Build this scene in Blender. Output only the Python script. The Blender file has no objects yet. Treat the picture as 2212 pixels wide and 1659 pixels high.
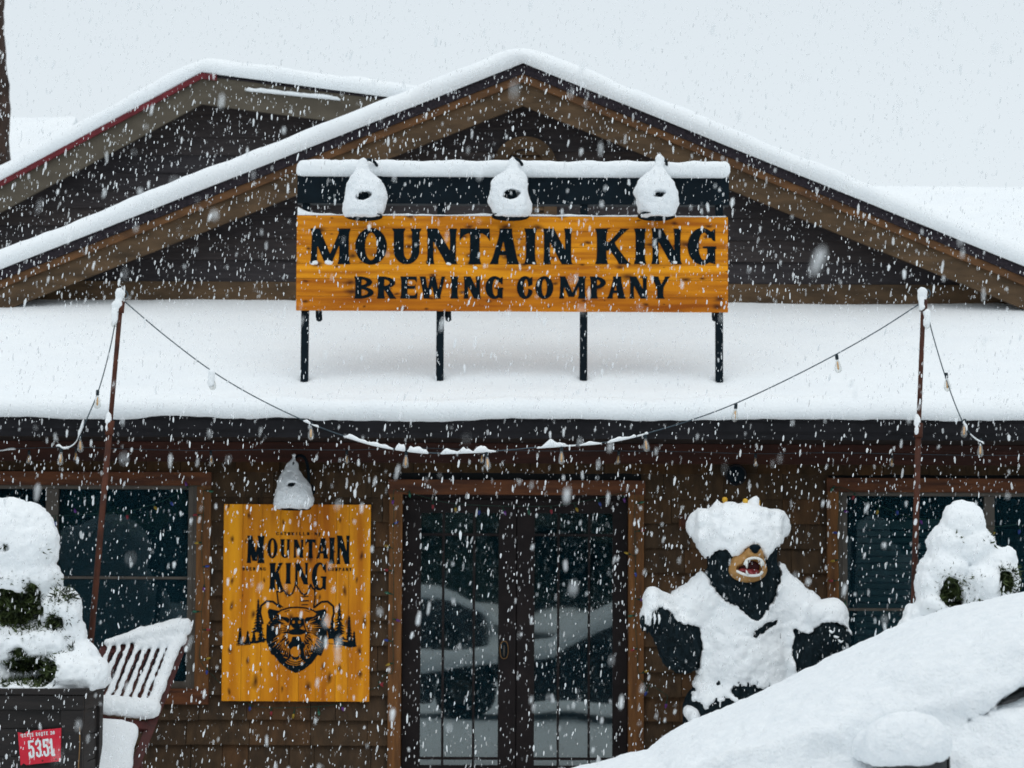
import bpy, math, random
import numpy as np
from mathutils import Vector, Matrix, Euler

# ------------------------------------------------------------------ camera, world, sun, exposure
SC = bpy.context.scene
COL = SC.collection
R = math.radians
CAM = Vector((0.0, -20.0, 1.6))
F = 5500.0                                    # focal length in view pixels (image 2212 x 1659)
CM = Matrix.Rotation(R(90 + 4.47), 4, 'X') @ Matrix.Rotation(R(0.27), 4, 'Z')
cd = bpy.data.cameras.new('camera'); cam = bpy.data.objects.new('camera', cd); COL.objects.link(cam)
cam.matrix_world = Matrix.Translation(CAM) @ CM
cd.sensor_width = 36.0; cd.lens = 36.0 * F / 2212.0; cd.clip_start = 0.1; cd.clip_end = 500
cd.dof.use_dof = True; cd.dof.focus_distance = 13.0; cd.dof.aperture_fstop = 5.2
SC.camera = cam

W = bpy.data.worlds.new('World'); SC.world = W; W.use_nodes = True
nt = W.node_tree; nt.nodes.clear()
sky = nt.nodes.new('ShaderNodeTexSky'); sky.sky_type = 'NISHITA'; sky.sun_disc = False
sky.sun_elevation = R(63); sky.sun_rotation = R(210)
bg1 = nt.nodes.new('ShaderNodeBackground'); bg1.inputs[1].default_value = 0.05
bg2 = nt.nodes.new('ShaderNodeBackground'); bg2.inputs[0].default_value = (0.715, 0.795, 0.84, 1); bg2.inputs[1].default_value = 0.735
add = nt.nodes.new('ShaderNodeAddShader'); wo = nt.nodes.new('ShaderNodeOutputWorld')
hs = nt.nodes.new('ShaderNodeHueSaturation'); hs.inputs['Saturation'].default_value = 0.25
nt.links.new(sky.outputs[0], hs.inputs['Color']); nt.links.new(hs.outputs[0], bg1.inputs[0])
nt.links.new(bg1.outputs[0], add.inputs[0]); nt.links.new(bg2.outputs[0], add.inputs[1]); nt.links.new(add.outputs[0], wo.inputs[0])
sd = bpy.data.lights.new('sun', 'SUN'); sun = bpy.data.objects.new('sun', sd); COL.objects.link(sun)
sd.energy = 0.85; sd.angle = R(60); sd.color = (1, 0.97, 0.93)
sun.rotation_euler = Euler((R(21), R(6), 0))
SC.view_settings.view_transform = 'Standard'; SC.view_settings.look = 'None'; SC.view_settings.exposure = 0.0; SC.view_settings.gamma = 1
SC.cycles.transparent_max_bounces = 24; SC.cycles.max_bounces = 6; SC.cycles.sample_clamp_indirect = 4

def at(u, v, Y):
    d = CM.to_3x3() @ Vector(((u - 1106) / F, (829.5 - v) / F, -1))
    t = (Y - CAM.y) / d.y
    return CAM + d * t
def ax(u, v, Y): return at(u, v, Y).x
def az(u, v, Y): return at(u, v, Y).z

# ------------------------------------------------------------------ noise
def _h(i, j, k, s):
    with np.errstate(over='ignore'):
        n = i.astype(np.uint32) * np.uint32(374761393) + j.astype(np.uint32) * np.uint32(668265263) + k.astype(np.uint32) * np.uint32(2147483647) + np.uint32(s * 974711 + 17)
        n = (n ^ (n >> np.uint32(13))) * np.uint32(1274126177)
        n = n ^ (n >> np.uint32(16))
        n = n * np.uint32(2246822519); n = n ^ (n >> np.uint32(15))
    return n.astype(np.float64) / 4294967295.0 * 2 - 1
def vn(x, y, z, s=0):
    x = np.asarray(x, float); y = np.asarray(y, float) + 0 * x; z = np.asarray(z, float) + 0 * x
    xi, yi, zi = np.floor(x), np.floor(y), np.floor(z)
    fx, fy, fz = x - xi, y - yi, z - zi
    fx = fx * fx * (3 - 2 * fx); fy = fy * fy * (3 - 2 * fy); fz = fz * fz * (3 - 2 * fz)
    xi = xi.astype(np.int64); yi = yi.astype(np.int64); zi = zi.astype(np.int64)
    r = 0
    for a in (0, 1):
        for b in (0, 1):
            for c in (0, 1):
                w = (fx if a else 1 - fx) * (fy if b else 1 - fy) * (fz if c else 1 - fz)
                r = r + w * _h(xi + a, yi + b, zi + c, s)
    return r
def fbm(x, y, z, oct=3, s=0):
    r = 0; a = 1; f = 1
    for o in range(oct):
        r = r + a * vn(np.asarray(x) * f, np.asarray(y) * f, np.asarray(z) * f, s + o); a *= .5; f *= 2.03
    return r

# ------------------------------------------------------------------ object helpers
def rootloc(p):
    while p is not None and p.parent is not None: p = p.parent
    return Vector(p.location) if p is not None else Vector((0, 0, 0))
def tag(o, label=None, cat=None, group=None, kind=None):
    if label: o['label'] = label
    if cat: o['category'] = cat
    if group: o['group'] = group
    if kind: o['kind'] = kind
    return o
def thing(name, loc, label, cat, group=None):
    o = bpy.data.objects.new(name, None); COL.objects.link(o); o.location = loc; o.empty_display_size = .1
    return tag(o, label, cat, group)
def link(name, me, parent=None):
    o = bpy.data.objects.new(name, me); COL.objects.link(o)
    if parent is not None: o.parent = parent
    return o
def mk(name, V, Fc, mat, parent=None, smooth=False, attr=None, loc=None):
    """V in world coordinates; stored relative to the thing's base (or loc)."""
    V = np.asarray(V, float).reshape(-1, 3)
    L = rootloc(parent) if parent is not None else (Vector(loc) if loc is not None else Vector((0, 0, 0)))
    V = V - np.array(L)
    me = bpy.data.meshes.new(name)
    if isinstance(Fc, np.ndarray):
        n, k = Fc.shape
        me.vertices.add(len(V)); me.vertices.foreach_set('co', V.ravel())
        me.loops.add(n * k); me.loops.foreach_set('vertex_index', Fc.ravel().astype(np.int32))
        me.polygons.add(n); me.polygons.foreach_set('loop_start', (np.arange(n) * k).astype(np.int32))
        me.polygons.foreach_set('loop_total', np.full(n, k, np.int32))
        me.update(calc_edges=True)
    else:
        me.from_pydata([tuple(v) for v in V], [], Fc); me.update()
    if smooth:
        me.polygons.foreach_set('use_smooth', np.ones(len(me.polygons), bool))
    if attr is not None:
        a = me.attributes.new('tint', 'FLOAT', 'FACE'); a.data.foreach_set('value', np.asarray(attr, np.float32))
    me.materials.append(mat)
    o = link(name, me, parent)
    if parent is None and loc is not None: o.location = loc
    return o
def copy_tree(o, parent=None):
    c = o.copy(); COL.objects.link(c); c.parent = parent
    for ch in list(o.children): copy_tree(ch, c)
    return c

class MB:
    def __init__(s): s.v = []; s.f = []; s.a = []
    def add(s, V, Fc, a=0.5):
        n = len(s.v); s.v += [tuple(p) for p in V]; s.f += [tuple(i + n for i in f) for f in Fc]; s.a += [a] * len(Fc)
        return s
    def box(s, x0, x1, y0, y1, z0, z1, a=0.5, M=None):
        V = [Vector(p) for p in ((x0,y0,z0),(x1,y0,z0),(x1,y1,z0),(x0,y1,z0),(x0,y0,z1),(x1,y0,z1),(x1,y1,z1),(x0,y1,z1))]
        if M is not None: V = [M @ p for p in V]
        return s.add(V, [(0,3,2,1),(4,5,6,7),(0,1,5,4),(1,2,6,5),(2,3,7,6),(3,0,4,7)], a)
    def bar(s, p, q, w, h, up=(0,0,1), a=0.5):
        p = Vector(p); q = Vector(q); d = (q - p); L = d.length; d.normalize()
        x = d.cross(Vector(up));
        if x.length < 1e-4: x = d.cross(Vector((0,1,0)))
        x.normalize(); y = x.cross(d)
        M = Matrix((( x.x, d.x, y.x, p.x),(x.y, d.y, y.y, p.y),(x.z, d.z, y.z, p.z),(0,0,0,1)))
        return s.box(-w/2, w/2, 0, L, -h/2, h/2, a, M)
    def tube(s, pts, r, n=10, cap=True, a=0.5):
        pts = [Vector(p) for p in pts]; rs = r if hasattr(r, '__len__') else [r] * len(pts)
        V = []; Fc = []; ref = None
        for i, p in enumerate(pts):
            d = (pts[min(i+1, len(pts)-1)] - pts[max(i-1, 0)]).normalized()
            if ref is None:
                ref = Vector((0,0,1)) if abs(d.z) < .9 else Vector((1,0,0))
            x = (ref - d * ref.dot(d)).normalized(); y = d.cross(x); ref = x
            for k in range(n):
                t = 2 * math.pi * k / n; V.append(p + (x * math.cos(t) + y * math.sin(t)) * rs[i])
        for i in range(len(pts) - 1):
            for k in range(n):
                k2 = (k + 1) % n; Fc.append((i*n+k, i*n+k2, (i+1)*n+k2, (i+1)*n+k))
        if cap: Fc.append(tuple(range(n))[::-1]); Fc.append(tuple((len(pts)-1)*n + k for k in range(n)))
        return s.add(V, Fc, a)
    def lathe(s, prof, M, n=24, a=0.5):
        V = []; Fc = []
        for (r, z) in prof:
            for k in range(n):
                t = 2*math.pi*k/n; V.append(M @ Vector((r*math.cos(t), r*math.sin(t), z)))
        for i in range(len(prof)-1):
            for k in range(n):
                k2 = (k+1) % n; Fc.append((i*n+k, i*n+k2, (i+1)*n+k2, (i+1)*n+k))
        return s.add(V, Fc, a)
    def prism(s, poly, y0, y1, a=0.5):
        """poly: (x,z) points; extruded from y0 (front) to y1."""
        n = len(poly)
        V = [(x, y0, z) for x, z in poly] + [(x, y1, z) for x, z in poly]
        Fc = [tuple(range(n)), tuple(range(2*n-1, n-1, -1))] + [(i, i+n, (i+1) % n + n, (i+1) % n) for i in range(n)]
        return s.add(V, Fc, a)
    def build(s, name, mat, parent=None, smooth=False, attr=False, bevel=0, loc=None):
        o = mk(name, s.v, s.f, mat, parent, smooth, s.a if attr else None, loc)
        if bevel:
            b = o.modifiers.new('bevel', 'BEVEL'); b.width = bevel; b.segments = 2; b.limit_method = 'ANGLE'
        return o

# ------------------------------------------------------------------ SDF on grids, surface nets
def smin(a, b, k):
    h = np.clip(.5 + .5 * (b - a) / k, 0, 1); return b * (1 - h) + a * h - k * h * (1 - h)
def smax(a, b, k): return -smin(-a, -b, k)
class Grid:
    def __init__(s, lo, hi, h):
        s.o = np.array(lo, float); s.h = h
        n = np.ceil((np.array(hi) - s.o) / h).astype(int) + 1
        ax_ = [np.arange(k, dtype=np.float32) * h + np.float32(o) for k, o in zip(n, s.o)]
        s.X, s.Y, s.Z = ax_[0][:, None, None], ax_[1][None, :, None], ax_[2][None, None, :]
        s.D = np.full(n, 9.0, np.float32)
    def ell(s, c, r):
        px, py, pz = s.X - c[0], s.Y - c[1], s.Z - c[2]
        k0 = np.sqrt((px/r[0])**2 + (py/r[1])**2 + (pz/r[2])**2)
        k1 = np.sqrt((px/r[0]**2)**2 + (py/r[1]**2)**2 + (pz/r[2]**2)**2) + 1e-6
        return k0 * (k0 - 1) / k1
    def cap(s, a, b, ra, rb):
        a = np.array(a, float); b = np.array(b, float); d = b - a; L2 = float(d @ d)
        px, py, pz = s.X - a[0], s.Y - a[1], s.Z - a[2]
        t = np.clip((px*d[0] + py*d[1] + pz*d[2]) / L2, 0, 1)
        return np.sqrt((px - t*d[0])**2 + (py - t*d[1])**2 + (pz - t*d[2])**2) - (ra + (rb - ra) * t)
    def box(s, c, r, rd=0.02):
        qx, qy, qz = np.abs(s.X - c[0]) - r[0] + rd, np.abs(s.Y - c[1]) - r[1] + rd, np.abs(s.Z - c[2]) - r[2] + rd
        return np.sqrt(np.maximum(qx,0)**2 + np.maximum(qy,0)**2 + np.maximum(qz,0)**2) + np.minimum(np.maximum(qx, np.maximum(qy, qz)), 0) - rd
    def add(s, d, k=0.03): s.D = smin(s.D, d, k).astype(np.float32); return s
    def cut(s, d, k=0.02): s.D = smax(s.D, -d, k).astype(np.float32); return s
    def net(s): return surfnet(s.D, s.o, s.h)
def surfnet(D, o, h):
    S = D < 0
    n = np.array(D.shape)
    c = np.zeros(n - 1, np.int8)
    for a in (0, 1):
        for b in (0, 1):
            for d in (0, 1): c += S[a:n[0]-1+a, b:n[1]-1+b, d:n[2]-1+d]
    act = (c > 0) & (c < 8)
    I = np.argwhere(act); idx = np.full(n - 1, -1, np.int64); idx[act] = np.arange(len(I))
    P = np.zeros((len(I), 3)); cnt = np.zeros(len(I))
    corners = [(a, b, d) for a in (0, 1) for b in (0, 1) for d in (0, 1)]
    for p in corners:
        for ax_ in range(3):
            if p[ax_] == 0:
                q = list(p); q[ax_] = 1
                v0 = D[I[:,0]+p[0], I[:,1]+p[1], I[:,2]+p[2]]; v1 = D[I[:,0]+q[0], I[:,1]+q[1], I[:,2]+q[2]]
                m = (v0 < 0) != (v1 < 0)
                t = np.where(m, v0 / np.where(m, v0 - v1, 1), 0)
                for e in range(3):
                    P[:, e] += np.where(m, p[e] + (t if e == ax_ else 0), 0)
                cnt += m
    P = (P / cnt[:, None] + I) * h + o
    Q = []
    for ax_ in range(3):
        u, w = (ax_ + 1) % 3, (ax_ + 2) % 3
        sl0 = [slice(None)] * 3; sl1 = [slice(None)] * 3
        sl0[ax_] = slice(0, n[ax_]-1); sl1[ax_] = slice(1, n[ax_])
        for sl in (sl0, sl1): sl[u] = slice(1, n[u]-1); sl[w] = slice(1, n[w]-1)
        A, B = S[tuple(sl0)], S[tuple(sl1)]
        for cond, flip in ((A & ~B, False), (~A & B, True)):
            E = np.argwhere(cond); 
            if not len(E): continue
            E[:, u] += 1; E[:, w] += 1
            def g(du, dw):
                G = E.copy(); G[:, u] -= du; G[:, w] -= dw; return idx[G[:,0], G[:,1], G[:,2]]
            q = np.stack([g(1,1), g(0,1), g(0,0), g(1,0)], 1)
            Q.append(q[:, ::-1] if flip else q)
    Q = np.concatenate(Q); Q = Q[(Q >= 0).all(1)]
    return P, Q
def normals(P, Q):
    a = P[Q[:,2]] - P[Q[:,0]]; b = P[Q[:,3]] - P[Q[:,1]]; fn = np.cross(a, b)
    N = np.zeros_like(P)
    for k in range(4): np.add.at(N, Q[:, k], fn)
    return N / (np.linalg.norm(N, axis=1)[:, None] + 1e-9)
def rough(P, Q, amp, sc, oct=3, s=0, wf=None):
    N = normals(P, Q); d = fbm(P[:,0]*sc, P[:,1]*sc, P[:,2]*sc, oct, s) * amp
    if wf is not None: d = d * wf(P)
    return P + N * d[:, None]

# ------------------------------------------------------------------ 2D shapes (lettering, emblem)
def sdpoly(X, Y, pts):
    pts = np.asarray(pts, float); d = (X - pts[0,0])**2 + (Y - pts[0,1])**2; s = np.ones_like(X)
    n = len(pts); j = n - 1
    for i in range(n):
        ex, ey = pts[j] - pts[i]; wx, wy = X - pts[i,0], Y - pts[i,1]
        t = np.clip((wx*ex + wy*ey) / (ex*ex + ey*ey + 1e-12), 0, 1)
        d = np.minimum(d, (wx - ex*t)**2 + (wy - ey*t)**2)
        c1 = Y >= pts[i,1]; c2 = Y < pts[j,1]; c3 = ex*wy > ey*wx
        s = np.where((c1 & c2 & c3) | (~c1 & ~c2 & ~c3), -s, s); j = i
    return s * np.sqrt(d)
def sdseg(X, Y, a, b, ra, rb=None):
    rb = ra if rb is None else rb
    dx, dy = b[0]-a[0], b[1]-a[1]; t = np.clip(((X-a[0])*dx + (Y-a[1])*dy) / (dx*dx+dy*dy+1e-9), 0, 1)
    return np.hypot(X-a[0]-t*dx, Y-a[1]-t*dy) - (ra + (rb-ra)*t)
def sdell(X, Y, cx, cy, rx, ry): return (np.hypot((X-cx)/rx, (Y-cy)/ry) - 1) * min(rx, ry)
def sdpath(X, Y, pts, r):
    d = 1e9
    for a, b in zip(pts[:-1], pts[1:]): d = np.minimum(d, sdseg(X, Y, a, b, r))
    return d
def stem(X, Y, xa, ya, xb, yb, w, fl=.35):
    L = []; Rr = []
    for i in range(9):
        t = i / 8; hw = w/2 * (1 + fl * abs(2*t-1)**5); x = xa + (xb-xa)*t; y = ya + (yb-ya)*t
        L.append((x-hw, y)); Rr.append((x+hw, y))
    return sdpoly(X, Y, L + Rr[::-1])
def glyph(ch, X, Y, x0, x1, y0, y1, w):
    t = w * .62; m = np.minimum; M = np.maximum; H = y1 - y0; Wd = x1 - x0; st = lambda *a, **k: stem(X, Y, *a, **k)
    cx = (x0+x1)/2; cy = (y0+y1)/2
    if ch == 'I': return st(cx, y0, cx, y1, w)
    if ch == 'N': return m(m(st(x0+t*.75, y0, x0+t*.75, y1, t), st(x1-t*.75, y0, x1-t*.75, y1, t)), st(x0+w*.6, y1, x1-w*.55, y0, w*1.15, 0))
    if ch == 'M': return m(m(st(x0+t*.8, y0, x0+t, y1, t), st(x1-w*.6, y0, x1-w*.62, y1, w)), m(st(x0+w*.6, y1, cx-.02*Wd, y0+.08*H, w*.95, 0), st(x1-w*.7, y1, cx+.01*Wd, y0+.08*H, t*.9, 0)))
    if ch == 'W': return m(m(st(x0+w*.6, y1, x0+Wd*.3, y0, w*.9, .1), st(x0+Wd*.5, y1, x0+Wd*.31, y0, t*.9, .1)), m(st(x0+Wd*.5, y1, x0+Wd*.7, y0, w*.9, .1), st(x1-t*.7, y1, x0+Wd*.71, y0, t*.9, .1)))
    if ch == 'V': return m(st(x0+w*.6, y1, cx, y0, w, .1), st(x1-t*.7, y1, cx, y0, t, .1))
    if ch == 'O': return M(sdell(X, Y, cx, cy, Wd/2, H/2*1.03), -sdell(X, Y, cx, cy, Wd/2-w*1.02, H/2-w*.42))
    if ch == 'U':
        yc = y0 + Wd*.5
        ring = M(M(sdell(X, Y, cx, yc, Wd/2-.12*w, yc-y0), -sdell(X, Y, cx+.12*w, yc, Wd/2-w*1.05, (yc-y0)-w*.5)), Y-yc)
        return m(ring, m(sdpoly(X, Y, [(x0+.12*w,yc-.01),(x0+.12*w,y1-.1*H),(x0-.08*w,y1),(x0+1.35*w,y1),(x0+1.17*w,y1-.1*H),(x0+1.17*w,yc-.01)]),
                         sdpoly(X, Y, [(x1-.12*w,yc-.01),(x1-.12*w,y1-.1*H),(x1+.1*w,y1),(x1-1.1*w,y1),(x1-.93*w,y1-.1*H),(x1-.93*w,yc-.01)])))
    if ch == 'T':
        return m(st(cx, y0, cx, y1, w), sdpoly(X, Y, [(x0,y1),(x1,y1),(x1+.05*w,y1-.36*H),(x1-.35*w,y1-.2*H),(x1-.8*w,y1-.14*H),(x0+.8*w,y1-.14*H),(x0+.35*w,y1-.2*H),(x0-.05*w,y1-.36*H)]))
    if ch == 'L': return m(st(x0+w*.65, y0, x0+w*.65, y1, w), sdpoly(X, Y, [(x0+w*.3,y0),(x1,y0),(x1,y0+.3*H),(x1-.4*w,y0+.16*H),(x0+w*.3,y0+.15*H)]))
    if ch == 'A': return m(m(st(x0+t*.6, y0, cx-.08*w, y1, t, .5), st(x1-w*.6, y0, cx+.12*w, y1, w*1.05, .25)), sdpoly(X, Y, [(x0+Wd*.28,y0+.25*H),(x1-Wd*.28,y0+.25*H),(x1-Wd*.28,y0+.37*H),(x0+Wd*.28,y0+.37*H)]))
    if ch == 'K': return m(m(st(x0+w*.65, y0, x0+w*.65, y1, w), st(x0+w*.9, y0+.38*H, x1-t*.9, y1, t, .5)), st(x0+w*1.35, y0+.62*H, x1-w*.55, y0, w*1.0, .3))
    if ch in 'CG':
        ring = M(sdell(X, Y, cx+.03*Wd, cy, Wd*.53, H/2*1.03), -sdell(X, Y, cx+.09*Wd, cy, Wd*.53-w*.98, H/2-w*.42))
        gap = sdpoly(X, Y, [(cx+.1*Wd, cy), (x1+w, y1-.24*H), (x1+w, (y0+.24*H) if ch == 'C' else cy)]) if ch == 'C' else sdpoly(X, Y, [(cx+.12*Wd, cy-.02*H), (cx+.2*Wd, y1-.26*H), (x1+w, y1-.3*H), (x1+w, cy-.02*H)])
        ring = M(M(ring, -gap), X - x1)
        ring = m(ring, sdpoly(X, Y, [(x1-.02*w,y1),(x1,y1-.36*H),(x1-.25*w,y1-.34*H),(x1-.75*w,y1-.14*H),(x1-.3*w,y1-.06*H)]))
        if ch == 'G': ring = m(ring, m(sdpoly(X, Y, [(x1-.85*w,y0+.06*H),(x1-.85*w,cy-.02*H),(x1,cy-.02*H),(x1,y0)]), sdpoly(X, Y, [(x1-1.3*w,cy),(x1+.1*w,cy),(x1+.1*w,cy-.08*H),(x1-1.3*w,cy-.05*H)])))
        return ring
    if ch in 'PRB':
        xs = x0 + w*.65; d = st(xs, y0, xs, y1, w)
        def bowl(ya, yb, xr):
            yc = (ya+yb)/2; rx = xr - xs
            o = M(sdell(X, Y, xs, yc, rx, (yb-ya)/2), -sdell(X, Y, xs, yc, rx-w*.9, (yb-ya)/2-w*.42)); return M(o, xs-X)
        if ch == 'B': return m(d, m(bowl(cy-.02*H, y1, x1-.08*Wd), bowl(y0, cy+.05*H, x1)))
        d = m(d, bowl(cy-.06*H, y1, x1-.03*Wd))
        if ch == 'R': d = m(d, st(cx-.02*Wd, cy, x1-w*.45, y0, w*.95, .25))
        return d
    if ch == 'E':
        xs = x0+w*.65; d = st(xs, y0, xs, y1, w)
        d = m(d, sdpoly(X, Y, [(xs,y1),(x1-.03*w,y1),(x1,y1-.3*H),(x1-.35*w,y1-.15*H),(xs,y1-.14*H)]))
        d = m(d, sdpoly(X, Y, [(xs,y0),(x1+.05*w,y0),(x1+.1*w,y0+.32*H),(x1-.35*w,y0+.15*H),(xs,y0+.14*H)]))
        return m(d, sdpoly(X, Y, [(xs,cy-.06*H),(x1-.35*w,cy-.06*H),(x1-.25*w,cy-.17*H),(x1-.2*w,cy+.19*H),(x1-.35*w,cy+.08*H),(xs,cy+.08*H)]))
    if ch == 'Y': return m(m(st(x0+w*.7, y1, cx, y0+.42*H, w, .2), st(x1-t*.6, y1, cx+.05*w, y0+.42*H, t, .4)), sdpoly(X, Y, [(cx-w*.5,y0+.5*H),(cx+w*.5,y0+.5*H),(cx+w*.5,y0+.1*H),(cx+w*.75,y0),(cx-w*.75,y0),(cx-w*.5,y0+.1*H)]))
    if ch == '-': return sdseg(X, Y, (x0, cy), (x1, cy), w*.35)
    r = w * .5
    def P(*pts): return sdpath(X, Y, [(x0 + r + (Wd-2*r)*a, y0 + r + (H-2*r)*b) for a, b in pts], r)
    if ch == 'S': return P((1,.8),(.8,1),(.2,1),(0,.8),(.1,.6),(.9,.4),(1,.2),(.8,0),(.2,0),(0,.2))
    if ch == '5': return P((1,1),(.05,1),(.05,.58),(.6,.66),(.95,.5),(1,.25),(.85,.03),(.4,-.02),(.02,.12),(0,.24))
    if ch == '3': return P((0,.78),(.1,.95),(.5,1.02),(.9,.95),(1,.75),(.85,.57),(.45,.53),(.85,.49),(1,.28),(.9,.05),(.5,-.02),(.1,.05),(0,.22))
    if ch == '2': return P((0,.8),(.2,1),(.8,1),(1,.78),(.9,.55),(0,0),(1,0))
    if ch == '1': return m(P((.62,1),(.62,0)), P((.62,.95),(.2,.8)))
    return P((0,0),(0,1),(1,1),(1,0),(0,0))
class Paint:
    """flat painted marks: a signed-distance picture turned into a thin sheet mesh"""
    def __init__(s, x0, x1, y0, y1, h):
        s.h = h; s.x = np.arange(x0, x1 + h, h); s.y = np.arange(y0, y1 + h, h); s.D = np.full((len(s.x), len(s.y)), 9.0); s.o = (x0, y0)
    def win(s, a, b, c, d):
        i0 = max(0, int((a - s.o[0]) / s.h)); i1 = min(len(s.x), int((b - s.o[0]) / s.h) + 2)
        j0 = max(0, int((c - s.o[1]) / s.h)); j1 = min(len(s.y), int((d - s.o[1]) / s.h) + 2)
        X, Y = np.meshgrid(s.x[i0:i1], s.y[j0:j1], indexing='ij'); return (slice(i0, i1), slice(j0, j1)), X, Y
    def put(s, ch, x0, x1, y0, y1, w):
        m = w; sl, X, Y = s.win(x0-m, x1+m, y0-m, y1+m); s.D[sl] = np.minimum(s.D[sl], glyph(ch, X, Y, x0, x1, y0, y1, w))
    def add(s, fn, b=None):
        b = b or (s.x[0], s.x[-1], s.y[0], s.y[-1]); sl, X, Y = s.win(*b); s.D[sl] = np.minimum(s.D[sl], fn(X, Y))
    def cut(s, fn, b=None):
        b = b or (s.x[0], s.x[-1], s.y[0], s.y[-1]); sl, X, Y = s.win(*b); s.D[sl] = np.maximum(s.D[sl], -fn(X, Y))
    def mesh(s, mapf):
        D = s.D; nx, ny = D.shape; V = []; Fc = []; S = D < 0; h = s.h
        idx = {}
        def vid(k, x, y):
            if k not in idx: idx[k] = len(V); V.append((x, y))
            return idx[k]
        c = S[:-1,:-1].astype(int) + S[1:,:-1] + S[1:,1:] + S[:-1,1:]
        full = c == 4
        for j in range(ny-1):
            row = full[:, j]
            if row.any():
                e = np.flatnonzero(np.diff(np.concatenate([[0], row.astype(int), [0]])))
                for a, b in zip(e[::2], e[1::2]):
                    Fc.append((vid(('p',a,j), s.x[a], s.y[j]), vid(('p',b,j), s.x[b], s.y[j]), vid(('p',b,j+1), s.x[b], s.y[j+1]), vid(('p',a,j+1), s.x[a], s.y[j+1])))
        for i, j in np.argwhere((c > 0) & (c < 4)):
            cs = [(i,j),(i+1,j),(i+1,j+1),(i,j+1)]; f = []
            for k in range(4):
                p, q = cs[k], cs[(k+1) % 4]; dp, dq = D[p], D[q]
                if dp < 0: f.append(vid(('p',)+p, s.x[p[0]], s.y[p[1]]))
                if (dp < 0) != (dq < 0):
                    t = dp / (dp - dq); kk = ('e',) + min(p, q) + max(p, q)
                    f.append(vid(kk, s.x[p[0]] + (s.x[q[0]]-s.x[p[0]])*t, s.y[p[1]] + (s.y[q[1]]-s.y[p[1]])*t))
            if len(f) >= 3: Fc.append(tuple(f))
        return [mapf(x, y) for x, y in V], Fc

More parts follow.
